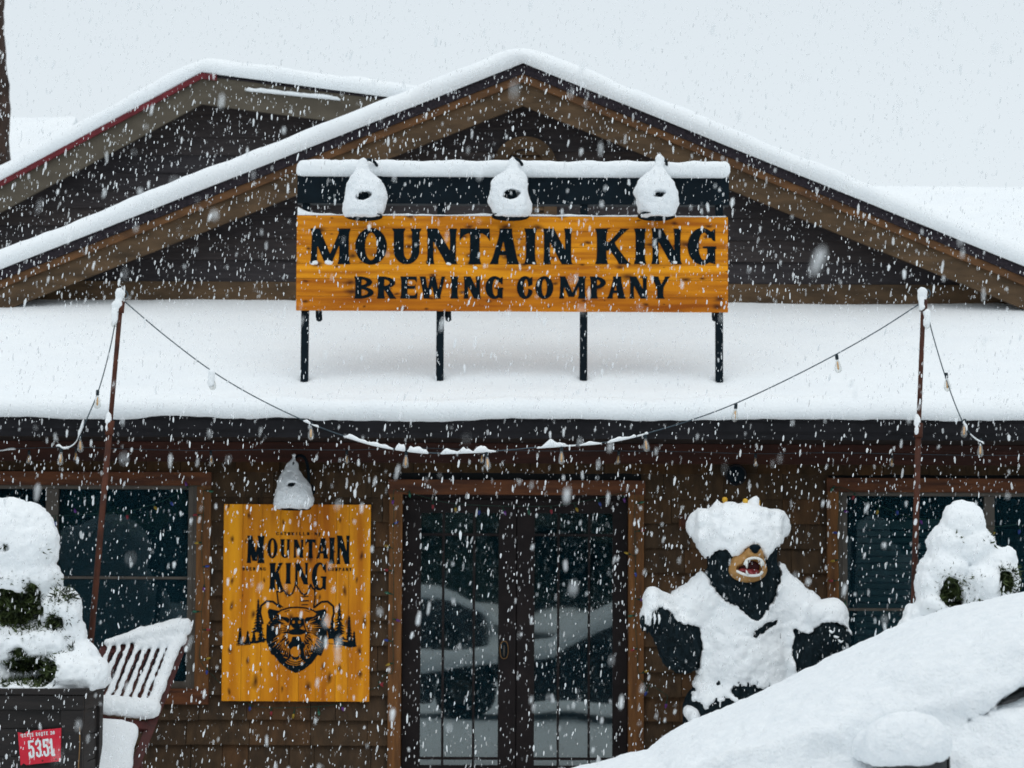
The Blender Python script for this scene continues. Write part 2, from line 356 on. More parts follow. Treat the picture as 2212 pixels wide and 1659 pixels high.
# ------------------------------------------------------------------ materials
def mat(name, c1, c2=None, scale=(4,4,4), rough=.7, bump=.0, bscale=None, detail=5, lo=.3, hi=.7, spec=.3, tint=None, c3=None, metal=0, spots=None):
    m = bpy.data.materials.new(name); m.use_nodes = True; t = m.node_tree; b = t.nodes['Principled BSDF']; N = t.nodes.new; Lk = t.links.new
    b.inputs['Roughness'].default_value = rough; b.inputs['Specular IOR Level'].default_value = spec; b.inputs['Metallic'].default_value = metal
    if c2 is None: b.inputs['Base Color'].default_value = (*c1, 1)
    tc = N('ShaderNodeTexCoord'); mp = N('ShaderNodeMapping'); mp.inputs['Scale'].default_value = scale; Lk(tc.outputs['Object'], mp.inputs[0])
    nz = N('ShaderNodeTexNoise'); nz.inputs['Detail'].default_value = detail; nz.inputs['Scale'].default_value = 1; Lk(mp.outputs[0], nz.inputs['Vector'])
    if c2 is not None:
        r = N('ShaderNodeValToRGB'); r.color_ramp.elements[0].position = lo; r.color_ramp.elements[1].position = hi
        r.color_ramp.elements[0].color = (*c1, 1); r.color_ramp.elements[1].color = (*c2, 1); Lk(nz.outputs[0], r.inputs[0]); out = r.outputs[0]
        if tint is not None:
            at_ = N('ShaderNodeAttribute'); at_.attribute_name = 'tint'
            r2 = N('ShaderNodeValToRGB'); r2.color_ramp.elements[0].color = (*tint[0], 1); r2.color_ramp.elements[1].color = (*tint[1], 1); Lk(at_.outputs['Fac'], r2.inputs[0])
            if len(tint) > 2:
                e = r2.color_ramp.elements.new(.5); e.color = (*tint[2], 1)
            mx = N('ShaderNodeMix'); mx.data_type = 'RGBA'; mx.blend_type = 'MULTIPLY'; mx.inputs[0].default_value = 1; Lk(out, mx.inputs[6]); Lk(r2.outputs[0], mx.inputs[7]); out = mx.outputs[2]
        if spots is not None:                       # knots in the wood
            sc, th, colr = spots
            mp2 = N('ShaderNodeMapping'); mp2.inputs['Scale'].default_value = sc; Lk(tc.outputs['Object'], mp2.inputs[0])
            n2 = N('ShaderNodeTexNoise'); n2.inputs['Scale'].default_value = 1.5; n2.inputs['Detail'].default_value = 2; Lk(mp2.outputs[0], n2.inputs['Vector'])
            ad = N('ShaderNodeVectorMath'); ad.operation = 'ADD'; sc_ = N('ShaderNodeVectorMath'); sc_.operation = 'SCALE'; sc_.inputs['Scale'].default_value = .35
            Lk(n2.outputs['Color'], sc_.inputs[0]); Lk(mp2.outputs[0], ad.inputs[0]); Lk(sc_.outputs[0], ad.inputs[1])
            sx = N('ShaderNodeSeparateXYZ'); cm = N('ShaderNodeCombineXYZ'); Lk(ad.outputs[0], sx.inputs[0]); Lk(sx.outputs[0], cm.inputs[0]); Lk(sx.outputs[2], cm.inputs[1])
            vo = N('ShaderNodeTexVoronoi'); vo.voronoi_dimensions = '2D'; vo.inputs['Scale'].default_value = 1; Lk(cm.outputs[0], vo.inputs['Vector'])
            sep = N('ShaderNodeSeparateColor'); Lk(vo.outputs['Color'], sep.inputs[0])
            mth = N('ShaderNodeMath'); mth.operation = 'MULTIPLY'; Lk(sep.outputs[0], mth.inputs[0]); mth.inputs[1].default_value = th
            r3 = N('ShaderNodeMapRange'); r3.interpolation_type = 'SMOOTHSTEP'; Lk(vo.outputs['Distance'], r3.inputs[0]); Lk(mth.outputs[0], r3.inputs[2]); r3.inputs[1].default_value = 0.0; r3.inputs[3].default_value = .95; r3.inputs[4].default_value = 0
            mx = N('ShaderNodeMix'); mx.data_type = 'RGBA'; Lk(r3.outputs[0], mx.inputs[0]); Lk(out, mx.inputs[6]); mx.inputs[7].default_value = (*colr, 1); out = mx.outputs[2]
        Lk(out, b.inputs['Base Color'])
    if bump:
        bn = N('ShaderNodeBump'); bn.inputs['Strength'].default_value = bump; bn.inputs['Distance'].default_value = .022 if 'grainy' in name else .01
        n3 = N('ShaderNodeTexNoise'); n3.inputs['Detail'].default_value = 6
        mp3 = N('ShaderNodeMapping'); mp3.inputs['Scale'].default_value = bscale or scale; Lk(tc.outputs['Object'], mp3.inputs[0]); Lk(mp3.outputs[0], n3.inputs['Vector']); n3.inputs['Scale'].default_value = 1
        Lk(n3.outputs[0], bn.inputs['Height']); Lk(bn.outputs[0], b.inputs['Normal'])
    m['bsdf'] = 1
    return m
def glass(name, fac, tint=(.75,.9,.95), painted_light=None):
    m = bpy.data.materials.new(name); m.use_nodes = True; t = m.node_tree; t.nodes.clear(); N = t.nodes.new
    o = N('ShaderNodeOutputMaterial'); mx = N('ShaderNodeMixShader'); tr = N('ShaderNodeBsdfTransparent'); gl = N('ShaderNodeBsdfGlossy')
    gl.inputs['Roughness'].default_value = 0.02; gl.inputs['Color'].default_value = (*tint, 1); tr.inputs['Color'].default_value = (.6,.68,.7,1)
    tc = N('ShaderNodeTexCoord'); nz = N('ShaderNodeTexNoise'); nz.inputs['Scale'].default_value = 1.3; nz.inputs['Detail'].default_value = 1; bm = N('ShaderNodeBump'); bm.inputs['Strength'].default_value = .12; bm.inputs['Distance'].default_value = .02
    t.links.new(tc.outputs['Object'], nz.inputs['Vector']); t.links.new(nz.outputs[0], bm.inputs['Height']); t.links.new(bm.outputs[0], gl.inputs['Normal'])
    if painted_light:
        df = N('ShaderNodeBsdfDiffuse'); df.inputs[0].default_value = (*painted_light[1], 1); m2 = N('ShaderNodeMixShader'); m2.inputs[0].default_value = painted_light[0]; t.links.new(tr.outputs[0], m2.inputs[1]); t.links.new(df.outputs[0], m2.inputs[2]); tr = m2  # teal diffuse put into the pane, standing in for dim light inside
    mx.inputs[0].default_value = fac; t.links.new(tr.outputs[0], mx.inputs[1]); t.links.new(gl.outputs[0], mx.inputs[2]); t.links.new(mx.outputs[0], o.inputs[0]); return m
M = {}
M['snow'] = mat('snow', (.87,.905,.93), (.905,.935,.95), (3,3,3), .75, .6, (55,55,55), spec=.2)
M['snow_rough'] = mat('snow_grainy', (.82,.86,.89), (.90,.93,.95), (24,24,24), .8, .55, (75,75,75), spec=.2)
M['shingle'] = mat('cedar_shingle', (.044,.026,.013), (.098,.055,.026), (14,8,6), .75, .5, (60,8,6), tint=((.70,.72,.75),(1.12,.95,.75),(.88,.88,.84)))
M['gable'] = mat('dark_clapboard', (.030,.025,.026), (.054,.045,.044), (4,8,30), .75, .3, (5,8,60), tint=((.75,.8,.9),(1.15,1.1,1.05)))
M['redwood'] = mat('stained_redwood', (.055,.017,.007), (.15,.048,.014), (3,10,25), .6, .3, (4,10,60))
M['redwood_v'] = mat('stained_redwood_upright', (.085,.034,.010), (.22,.088,.021), (25,10,3), .6, .3, (60,10,4))
M['frieze'] = mat('dark_red_board', (.028,.009,.006), (.06,.017,.009), (2,10,20), .7, .3, (4,10,60))
M['rake'] = mat('weathered_rake_board', (.045,.028,.014), (.12,.072,.036), (3,6,10), .7, .4, (6,6,30))
M['raketrim'] = mat('orange_rake_trim', (.07,.032,.012), (.17,.075,.025), (3,6,12), .6, .3, (6,6,30))
M['fascia2'] = mat('taupe_fascia', (.075,.062,.045), (.105,.088,.064), (3,4,8), .7, .2, (6,6,30))
M['asphalt'] = mat('dark_roof_edge', (.012,.010,.014), (.035,.027,.034), (30,30,30), .9, .5, (80,80,80))
M['redmetal'] = mat('red_drip_edge', (.10,.010,.014), (.16,.016,.022), (10,10,10), .5)
M['gutter'] = mat('dark_gutter', (.009,.009,.011), (.017,.016,.019), (5,5,5), .6, spec=.15)
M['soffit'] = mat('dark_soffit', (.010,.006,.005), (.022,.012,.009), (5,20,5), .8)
M['black'] = mat('black_steel', (.0015,.006,.010), (.003,.010,.016), (10,10,10), .6, spec=.12)
M['paint'] = mat('black_paint', (.0015,.006,.010), (.004,.012,.018), (20,20,20), .7, spec=.08)
M['alu'] = mat('bronze_aluminium', (.058,.046,.035), (.085,.070,.054), (10,10,10), .45, spec=.5)
M['doorframe'] = mat('dark_door_metal', (.012,.0095,.010), (.021,.016,.016), (8,8,8), .6, spec=.12)
M['glass'] = glass('window_glass', .022, painted_light=(.24, (.016,.062,.085)))
M['doorglass'] = glass('door_glass', .145, tint=(.9,.95,.93), painted_light=(.15, (.005,.05,.075)))
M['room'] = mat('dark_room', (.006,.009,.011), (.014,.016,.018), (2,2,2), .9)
M['cedar_h'] = mat('cedar_boards', (.42,.120,.003), (.82,.315,.007), (1.3,5,17), .5, .08, (3,5,60), lo=.34, hi=.62, spec=.2, tint=((.72,.60,.5),(1.05,1.08,1.1)), spots=((4.2,1,8.5), .34, (.055,.011,.002)))
M['cedar_v'] = mat('cedar_boards_upright', (.54,.165,.004), (.95,.405,.010), (11,5,.9), .5, .05, (60,5,3), lo=.30, hi=.66, spec=.2, tint=((.74,.60,.45),(1.02,1.0,1.0)), spots=((7,1,3.6), .27, (.055,.011,.002)))
M['rust'] = mat('rusty_pipe', (.035,.010,.006), (.095,.028,.013), (12,12,8), .7, .3, (40,40,40))
M['cable'] = mat('blue_grey_cable', (.03,.05,.065), (.05,.08,.1), (10,10,10), .5)
M['green_wire'] = mat('green_wire', (.005,.035,.022), (.008,.05,.03), (10,10,10), .5)
M['planter'] = mat('dark_planter_wood', (.010,.009,.009), (.021,.017,.016), (4,4,25), .7, .4, (6,6,60))
M['fur'] = mat('black_bear_fur', (.0016,.006,.008), (.009,.019,.025), (30,30,18), .7, .8, (60,60,22), spec=.10)
M['muzzle'] = mat('tan_muzzle', (.33,.17,.05), (.46,.25,.085), (20,20,20), .6, .2, (60,60,60))
M['gum'] = mat('red_mouth', (.16,.012,.018), (.38,.06,.07), (20,20,20), .4, spec=.5)
M['mouthdark'] = mat('dark_mouth', (.035,.004,.007), (.07,.010,.012), (20,20,20), .6)
M['tooth'] = mat('white_tooth', (.72,.74,.72), (.82,.83,.8), (20,20,20), .4)
M['gold'] = mat('gold_crown', (.55,.30,.02), (.72,.42,.04), (20,20,20), .45)
M['needle'] = mat('evergreen_needles', (.004,.010,.003), (.085,.12,.035), (16,16,16), .7, lo=.38, hi=.72)
M['bark'] = mat('brown_bark', (.018,.011,.008), (.06,.036,.027), (14,14,3), .9, 1.0, (30,30,6))
M['darkred'] = mat('dark_red_wood', (.035,.007,.006), (.075,.014,.012), (15,15,15), .6)
M['signred'] = mat('red_enamel', (.50,.010,.030), (.62,.025,.05), (8,8,8), .45)
M['signwhite'] = mat('pale_enamel', (.62,.70,.72), (.74,.80,.80), (8,8,8), .5)
M['carpaint'] = mat('dark_car_paint', (.006,.008,.010), (.012,.014,.017), (3,3,3), .25, spec=.6)
M['carglass'] = mat('car_glass', (.004,.006,.008), (.008,.010,.012), (3,3,3), .08, spec=.8)
M['tyre'] = mat('black_tyre', (.010,.010,.010), (.02,.02,.02), (9,9,9), .8)
M['bulbglass'] = glass('bulb_glass', .16, (.95,.95,.95))
M['bulbglass'].node_tree.nodes['Transparent BSDF'].inputs[0].default_value = (.86,.87,.86,1)
M['filament'] = mat('amber_filament', (.85,.42,.10), (.9,.5,.15), (9,9,9), .5)
M['socket'] = mat('dark_socket', (.006,.016,.022), (.01,.022,.03), (9,9,9), .5)
M['woods'] = mat('dark_evergreen_woods', (.010,.018,.012), (.03,.045,.03), (.5,.5,.5), .9)
for k, c in dict(r=(.45,.01,.03), y=(.62,.40,.01), b=(.01,.06,.45), p=(.20,.02,.36), g=(.01,.20,.11)).items():
    M['c_'+k] = mat({'r':'red','y':'yellow','b':'blue','p':'purple','g':'green'}[k] + '_bulb_plastic', tuple(x*.45 for x in c), tuple(x*.6 for x in c), (9,9,9), .3, spec=.6)
rnd = random.Random(7)
# ------------------------------------------------------------------ ground
def ground():
    xs = np.concatenate([np.linspace(-90,-9,25), np.linspace(-8.7,8.7,90), np.linspace(9,90,25)]); ys = np.concatenate([np.linspace(-90,-31,16), np.linspace(-30,2,110), np.linspace(3,90,20)])
    X, Y = np.meshgrid(xs, ys, indexing='ij')
    Z = fbm(X*.5, Y*.5, 0*X, 3, 5) * .02 + .03*fbm(X*.15, Y*.15, 0*X, 2, 8)
    Z = np.where(Y > -.6, Z*.2, Z)
    n, m = X.shape; I = np.arange(n*m).reshape(n, m)
    Q = np.stack([I[:-1,:-1], I[1:,:-1], I[1:,1:], I[:-1,1:]], -1).reshape(-1, 4)
    o = mk('ground', np.stack([X,Y,Z],-1).reshape(-1,3), Q, M['snow'], None, True); tag(o, kind='structure')
ground()

def sweep(name, path, prof, parent, m, amp=.012, sc=5, step=.06, seed=1, mode='z', endround=.05):
    """snow lying along a path of (x,z) points; prof = (Y, lift) section; lift is measured straight up from the path"""
    P = [];
    for (a, b) in zip(path[:-1], path[1:]):
        L = math.hypot(b[0]-a[0], b[1]-a[1]); n = max(1, int(L/step))
        P += [(a[0]+(b[0]-a[0])*i/n, a[1]+(b[1]-a[1])*i/n) for i in range(n)]
    P.append(path[-1]); P = np.array(P)
    # soften the ridge of the snow above the path
    ker = 4; Zs = P[:,1].copy()
    if len(path) > 2:
        pad = np.pad(P[:,1], ker, mode='edge'); pad[:ker] = P[0,1] + (P[0,1]-P[1,1])*np.arange(ker,0,-1); pad[-ker:] = P[-1,1] + (P[-1,1]-P[-2,1])*np.arange(1,ker+1)
        Zs = np.convolve(pad, np.ones(2*ker+1)/(2*ker+1), 'valid')
    prof = np.array(prof, float); n, m_ = len(P), len(prof); mx = prof[:,1].max()
    L = np.minimum(np.arange(n), np.arange(n)[::-1]) * step
    er = np.sqrt(np.clip(1 - (1 - np.clip(L/endround, 0, 1))**2, 0.0, 1))
    X = np.repeat(P[:,0][:,None], m_, 1); Y = np.repeat(prof[:,0][None], n, 0) + 0*X; lf = prof[:,1][None]
    Z = P[:,1][:,None]*(1-lf/mx) + Zs[:,None]*(lf/mx) + lf*(.35+.65*er[:,None])
    w = lf / mx
    d = fbm(X*sc, Y*sc, Z*sc, 4, seed) * amp; Z = Z + d*w; Y = Y + fbm(X*sc+40, Y*sc, Z*sc, 4, seed+7)*amp*.9*(.4+w)
    I = np.arange(n*m_).reshape(n, m_)
    Q = np.stack([I[:-1,:-1], I[:-1,1:], I[1:,1:], I[1:,:-1]], -1).reshape(-1,4)
    V = np.stack([X,Y,Z],-1).reshape(-1,3)
    ends = [list(I[0,::-1]), list(I[-1])]
    F_ = [tuple(int(k) for k in q) for q in Q] + [tuple(int(k) for k in e) for e in ends]
    return mk(name, V, F_, m, parent, True)

def courses(mb, zlo, zhi, h, lim, openings=(), Y=0.0, lean=.014, wmin=0, wmax=0, th=.012):
    """overlapping courses of boards; lim(z) -> (xl, xr); openings = (x0,x1,z0,z1)"""
    z = zlo
    while z < zhi:
        z1 = min(z + h, zhi); zc = (z+z1)/2; xl, xr = lim(zc); xlt, xrt = lim(z1); xlb, xrb = lim(z)
        segs = [(xl, xr)]
        for (a, b, c, d) in openings:
            if c < zc < d:
                ns = []
                for (p, q) in segs:
                    if b <= p or a >= q: ns.append((p, q)); continue
                    if p < a: ns.append((p, a))
                    if q > b: ns.append((b, q))
                segs = ns
        for (p, q) in segs:
            x = p
            while x < q - .002:
                w = rnd.uniform(wmin, wmax) if wmax else q - x
                x2 = min(x + w, q)
                if q - x2 < .05: x2 = q
                dz = rnd.uniform(-.004, .004) if wmax else 0; g = .0022 if wmax else 0
                l0 = x + g + ((xlb - xl) if x == p and p == xl else 0); l1 = x + g + ((xlt - xl) if x == p and p == xl else 0)
                r0 = x2 - g + ((xrb - xr) if x2 == q and q == xr else 0); r1 = x2 - g + ((xrt - xr) if x2 == q and q == xr else 0)
                yb = Y - lean - th; yt = Y - th*.55
                V = [(l0, yb, z+dz), (r0, yb, z+dz), (r1, yt, z1+.012), (l1, yt, z1+.012), (l0, Y, z+dz), (r0, Y, z+dz), (r1, Y, z1+.012), (l1, Y, z1+.012)]
                mb.add(V, [(0,1,2,3), (0,4,5,1), (0,3,7,4), (1,5,6,2), (4,7,6,5)], rnd.random())
                x = x2
        z = z1
    return mb

# ------------------------------------------------------------------ main lodge
lodge = thing('lodge', (0, 1.0, 0), 'brown shingled brewery lodge with wide snow covered gable, low porch roof and double glass door', 'building')
ZB = lambda v, Y=0: az(1106, v, Y)
XB = lambda u, Y=0, v=1200: ax(u, v, Y)
DX0, DX1 = XB(841), XB(1390); DZ = ZB(1041)
LWx0, LWx1, LWz0, LWz1 = -5.6, XB(456), ZB(1524), ZB(1024)
RWx0, RWx1, RWz0, RWz1 = XB(1785), 5.6, ZB(1500), ZB(1030)
top = 2.74
ops = [(DX0+.02, DX1-.02, -.1, DZ-.02), (LWx0+.02, LWx1-.02, LWz0+.02, LWz1-.02), (RWx0+.02, RWx1-.02, RWz0+.02, RWz1-.02)]
mb = MB(); courses(mb, -.05, ZB(1001), .193, lambda z: (-6.2, 6.2), ops, 0.0, .030, .16, .50)
mb.build('shingle_wall', M['shingle'], lodge, attr=True)
# wall backing (with openings), side and rear walls, inside of the room
mb = MB()
xs = sorted({-6.2, 6.2, DX0+.05, DX1-.05, LWx0+.05, LWx1-.05, RWx0+.05, RWx1-.05})
for a, b in zip(xs[:-1], xs[1:]):
    c = (a+b)/2; z0 = [-.1]; segs = [(-.1, top)]
    for (p, q, r, s) in [(DX0+.05, DX1-.05, -.2, DZ-.06), (LWx0+.05, LWx1-.05, LWz0+.06, LWz1-.06), (RWx0+.05, RWx1-.05, RWz0+.06, RWz1-.06)]:
        if p < c < q: segs = [(-.1, r), (s, top)] if r > -.1 else [(s, top)]
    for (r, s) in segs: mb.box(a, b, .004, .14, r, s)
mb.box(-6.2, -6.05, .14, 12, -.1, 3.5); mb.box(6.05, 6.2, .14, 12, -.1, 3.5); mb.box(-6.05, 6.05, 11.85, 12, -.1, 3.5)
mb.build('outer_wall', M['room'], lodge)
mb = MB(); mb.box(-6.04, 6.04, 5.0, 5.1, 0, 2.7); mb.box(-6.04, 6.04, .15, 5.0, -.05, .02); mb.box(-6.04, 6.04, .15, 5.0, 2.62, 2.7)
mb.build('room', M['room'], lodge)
mb = MB(); mb.box(-6.2, 6.2, -.035, -.004, ZB(1001), ZB(948)); mb.box(-6.2, 6.2, -.05, -.004, ZB(973), ZB(958)-.002)
mb.build('frieze_board', M['frieze'], lodge)

# porch roof: slab, soffit, gutter, snow
EY = -.80; zg0, zg1 = ZB(948, EY), ZB(907, EY)
mb = MB(); Yw = 2.5; zw = az(1106, 645, Yw) - .1
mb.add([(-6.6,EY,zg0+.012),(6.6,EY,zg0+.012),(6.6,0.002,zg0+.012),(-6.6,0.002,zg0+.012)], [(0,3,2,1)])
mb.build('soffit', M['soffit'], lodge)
mb = MB()
V = [(x, y, z) for x in (-6.6, 6.6) for y, z in ((EY+.004, zg0+.03), (EY+.004, zg1-.01), (Yw+.3, zw+.1), (Yw+.3, zw-.15), (0.1, zg0+.03))]
mb.add(V, [(0,1,2,3,4), (9,8,7,6,5), (0,5,6,1), (1,6,7,2), (2,7,8,3), (3,8,9,4), (4,9,5,0)])
mb.build('porch_roof', M['asphalt'], lodge)
mb = MB(); gp = [(EY-.002, zg0+.01), (EY-.06, zg0), (EY-.075, zg0+.035), (EY-.10, zg0+.06), (EY-.10, zg1-.012), (EY-.115, zg1-.008), (EY-.115, zg1+.006), (EY-.002, zg1+.006)]
n = len(gp); V = [(-6.6, y, z) for y, z in gp] + [(6.6, y, z) for y, z in gp]
mb.add(V, [tuple(range(n)), tuple(range(2*n-1, n-1, -1))] + [(i, (i+1) % n, (i+1) % n + n, i+n) for i in range(n)])
mb.build('gutter', M['gutter'], lodge)
def porch_snow():
    xs = np.arange(-6.75, 6.76, .028); zt = az(1106, 646, Yw-.02); z_e = ZB(853, -.80)
    S = [(EY-.10, zg1+.002), (EY-.15, zg1+.0), (EY-.185, zg1+.03), (EY-.19, zg1+.075), (EY-.17, zg1+.12), (EY-.135, zg1+.15), (EY-.10, zg1+.165), (EY-.06, zg1+.172), (EY-.02, zg1+.171), (EY+.02, z_e-.018), (EY+.06, z_e-.006), (EY+.10, z_e+.012)]
    for t in np.linspace(0, 1, 46)[1:]: S.append((EY+.10+(Yw+.02-EY-.10)*t, z_e+.012+(zt-z_e-.012)*t - .02*math.sin(math.pi*t)))
    S = np.array(S); X = np.repeat(xs[:,None], len(S), 1); Y = np.repeat(S[:,0][None], len(xs), 0); Z = np.repeat(S[:,1][None], len(xs), 0)
    lip = np.exp(-((Y-(EY-.06))/.10)**2)
    Z = Z + fbm(X*1.7, Y*0, 0*X, 4, 31)*.026*lip + fbm(X*6, Y*5, 0*X, 3, 32)*.006*lip
    Y = Y + fbm(X*3, Z*6, 0*X, 3, 33)*.012*lip - lip*.0
    Z = Z + fbm(X*.7, Y*.9, 0*X, 3, 34)*.012*(1-lip) + fbm(X*14, Y*14, 0*X, 2, 36)*.0025
    dip = np.exp(-((Y-(EY+.10))/.07)**2); Z = Z - dip*.028*(1+.9*fbm(X*1.1, 0*X, 0*X, 2, 35))
    # small drifts and hollows round the sign's feet
    for u in (657, 950, 1261, 1555):
        fx = XB(u, -.25, 800); r2 = (X-fx)**2 + (Y+.25)**2; Z = Z - .025*np.exp(-r2/.004) + .010*np.exp(-((np.sqrt(r2)-.12)/.05)**2)
    n, m = X.shape; I = np.arange(n*m).reshape(n, m)
    Q = np.stack([I[:-1,:-1], I[1:,:-1], I[1:,1:], I[:-1,1:]], -1).reshape(-1, 4)
    o = mk('porch_snow', np.stack([X,Y,Z],-1).reshape(-1,3), Q, M['snow'], lodge, True)
porch_snow()

# gable
GY = 2.5; RY = 2.1
ap = at(1130, 137, RY); sl = .405
def rk(dz, x): return ap.z - dz - abs(x-ap.x)*sl
px = (RY+20)/F
def chevron(dz0, dz1, x0=-6.9, x1=6.9):
    return [(x0, rk(dz0*px, x0)), (ap.x, rk(dz0*px, ap.x)), (x1, rk(dz0*px, x1)), (x1, rk(dz1*px, x1)), (ap.x, rk(dz1*px, ap.x)), (x0, rk(dz1*px, x0))]
def chev(mb, dz0, dz1, y0, y1):
    P = chevron(dz0, dz1); mb.prism([P[0], P[5], P[4], P[1]], y0, y1); mb.prism([P[1], P[4], P[3], P[2]], y0, y1); return mb
chev(MB(), 0, 22, RY, 12.3).build('gable_roof', M['asphalt'], lodge)
chev(MB(), 22.5, 40, RY+.02, RY+.05).build('rake_trim', M['raketrim'], lodge)
chev(MB(), 34, 91, RY+.052, RY+.09).build('rake_board', M['rake'], lodge)
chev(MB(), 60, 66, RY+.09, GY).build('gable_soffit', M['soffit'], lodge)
wl = lambda z: (ap.x-(ap.z-48*px-z)/sl, ap.x+(ap.z-48*px-z)/sl)
mb = MB(); courses(mb, az(1106, 612, GY), ap.z-50*px, .197, wl, (), GY, .026)
mb.build('clapboard_wall', M['gable'], lodge, attr=True)
MB().prism([(-6.1, 3.3), (6.1, 3.3), (6.1, rk(66*px, 6.1)), (ap.x, ap.z-66*px), (-6.1, rk(66*px, -6.1))], GY+.003, GY+.12).build('gable_backing', M['room'], lodge)
z0, z1 = az(1106, 652, GY), az(1106, 613, GY)
MB().box(-6.0, 6.0, GY-.06, GY-.001, z0-.1, z1).build('skirt_board', M['rake'], lodge)
# arched attic vent
vent = MB(); c = at(1134, 362, GY); c2 = at(1134, 470, GY); r0, r1 = .285, .17
arc = [(c.x + r0*math.cos(t), c.z + r0*.95*math.sin(t)) for t in np.linspace(0, math.pi, 17)]; arci = [(c.x + r1*math.cos(t), c.z + r1*.95*math.sin(t)) for t in np.linspace(0, math.pi, 17)]
arc = [(c.x+r0, c2.z)] + arc + [(c.x-r0, c2.z)]; arci = [(c.x+r1, c2.z)] + arci + [(c.x-r1, c2.z)]
for i in range(len(arc)-1): vent.prism([arc[i], arc[i+1], arci[i+1], arci[i]], GY-.07, GY-.03)
vent.box(c.x-r0, c.x+r0, GY-.072, GY-.03, c2.z-.08, c2.z-.002)
vt = vent.build('attic_vent', M['rake'], lodge)
lv = MB(); z = c2.z
while z < c.z + r1*.9:
    hw = r1-.004 if z < c.z else math.sqrt(max(r1**2-((z-c.z)/.95)**2, .0004)) - .004
    lv.add([(c.x-hw, GY-.065, z), (c.x+hw, GY-.065, z), (c.x+hw, GY-.035, z+.05), (c.x-hw, GY-.035, z+.05)], [(0,1,2,3)]); z += .055
lv.build('louver', M['rake'], vt)
yf = RY; sweep('gable_snow', [(-6.95, rk(0, -6.95)), (ap.x, ap.z), (6.95, rk(0, 6.95))], [(yf-.02,-.002),(yf-.055,.02),(yf-.08,.06),(yf-.08,.10),(yf-.06,.14),(yf-.02,.168),(yf+.05,.184),(yf+.2,.190),(yf+.8,.19),(yf+2,.19),(12.3,.19)], lodge, M['snow'], .020, 2.6, .05, 11)

# door: frame, two leaves with panes, iron bars and a handle plate
Yd = -.03
fx0, fx1, fz = XB(869), XB(1357), ZB(1069)
MB().box(DX0, fx0, Yd-.03, .05, 0, DZ-.001).build('door_trim', M['redwood_v'], lodge)
MB().box(fx1, DX1, Yd-.03, .05, 0, DZ-.001).build('door_trim', M['redwood_v'], lodge)
MB().box(DX0-.01, DX1+.01, Yd-.034, .05, fz, DZ+.012).build('door_header', M['redwood'], lodge)
mid = XB(1116); gz1, gz0 = ZB(1108), ZB(1655)
MB().box(fx0, fx1, .06, .12, ZB(1078), fz).build('door_head', M['doorframe'], lodge)
for (a, b, ga, gb, bars, hd) in ((fx0+.002, mid-.003, XB(909), XB(1077), (957.5, 1024), 1089), (mid+.003, fx1-.002, XB(1155), XB(1324), (1206.6, 1273), None)):
    zt = ZB(1079); m_ = MB(); m_.box(a, ga, .05, .095, .02, zt); m_.box(gb, b, .05, .095, .02, zt); m_.box(ga, gb, .05, .095, gz1, zt); m_.box(ga, gb, .05, .095, .02, gz0)
    leaf = m_.build('door_leaf', M['doorframe'], lodge, bevel=.003)
    MB().box(ga, gb, .075, .081, gz0, gz1).build('pane', M['doorglass'], leaf)
    for u in bars: MB().box(XB(u)-.009, XB(u)+.009, .062, .0745, gz0, gz1).build('muntin', M['doorframe'], leaf)
    for v in (1155, 1640): MB().box(ga, gb, .060, .0615, ZB(v)-.010, ZB(v)+.010).build('muntin', M['doorframe'], leaf)
    if hd:
        hb = MB(); hc = at(1089, 1404, .03)
        ov = lambda rx, rz: [(hc.x + rx*math.copysign(abs(math.cos(t))**.7, math.cos(t)), hc.z + rz*math.sin(t)) for t in np.linspace(0, 2*math.pi, 25)[:-1]]
        hb.prism(ov(.034, .070), .042, .0499); hb.build('lock_rim', M['muzzle'], leaf); hb = MB(); hb.prism(ov(.030, .066), .030, .0415); hb.build('lock_plate', M['black'], leaf)
        hb = MB(); hb.tube([(hc.x, .03, hc.z+.03), (hc.x, -.01, hc.z+.03), (hc.x, -.02, hc.z), (hc.x, -.01, hc.z-.04), (hc.x, .03, hc.z-.045)], .007, 8); hb.build('handle', M['alu'], leaf, True)
MB().box(DX0, DX1, -.12, .15, -.02, .02).build('door_sill', M['gutter'], lodge)

# windows
def window(x0, x1, z0, z1, trimw, gx0, gx1, gz0, gz1, mulls, rails, side):
    fw = .068; m_ = MB(); m_.box(x0, x1, -.07, .04, gz1+.03, z1); m_.box(x0, x1, -.065, .04, z0, gz0-.055)
    w = m_.build('window', M['redwood'], lodge)
    MB().box(x0+.001, gx0-fw, -.06, .04, gz0-.055, gz1+.03).build('trim', M['redwood_v'], w); MB().box(gx1+fw, x1-.001, -.06, .04, gz0-.055, gz1+.03).build('trim', M['redwood_v'], w)
    m_ = MB()
    m_.box(gx0-fw, gx0, -.04, .05, gz0-.055, gz1+.03); m_.box(gx1, gx1+fw, -.04, .05, gz0-.055, gz1+.03); m_.box(gx0, gx1, -.04, .05, gz1, gz1+.03); m_.box(gx0, gx1, -.04, .05, gz0-.055, gz0); m_.box(gx0-fw*.6, gx0-fw*.5, -.048, -.04, gz0-.03, gz1+.02); m_.box(gx1+fw*.5, gx1+fw*.6, -.048, -.04, gz0-.03, gz1+.02)
    for a, b in mulls: m_.box(a, b, -.044, .05, gz0, gz1)
    m_.build('frame', M['alu'], w, bevel=.003)
    cuts = [gx0] + [c for ab in mulls for c in ab] + [gx1]
    for a, b in zip(cuts[::2], cuts[1::2]):
        MB().box(a, b, .0, .006, gz0, gz1).build('pane', M['glass'], w)
        for z in rails: MB().box(a, b, -.012, -.001, z-.010, z+.010).build('rail', M['alu'], w)
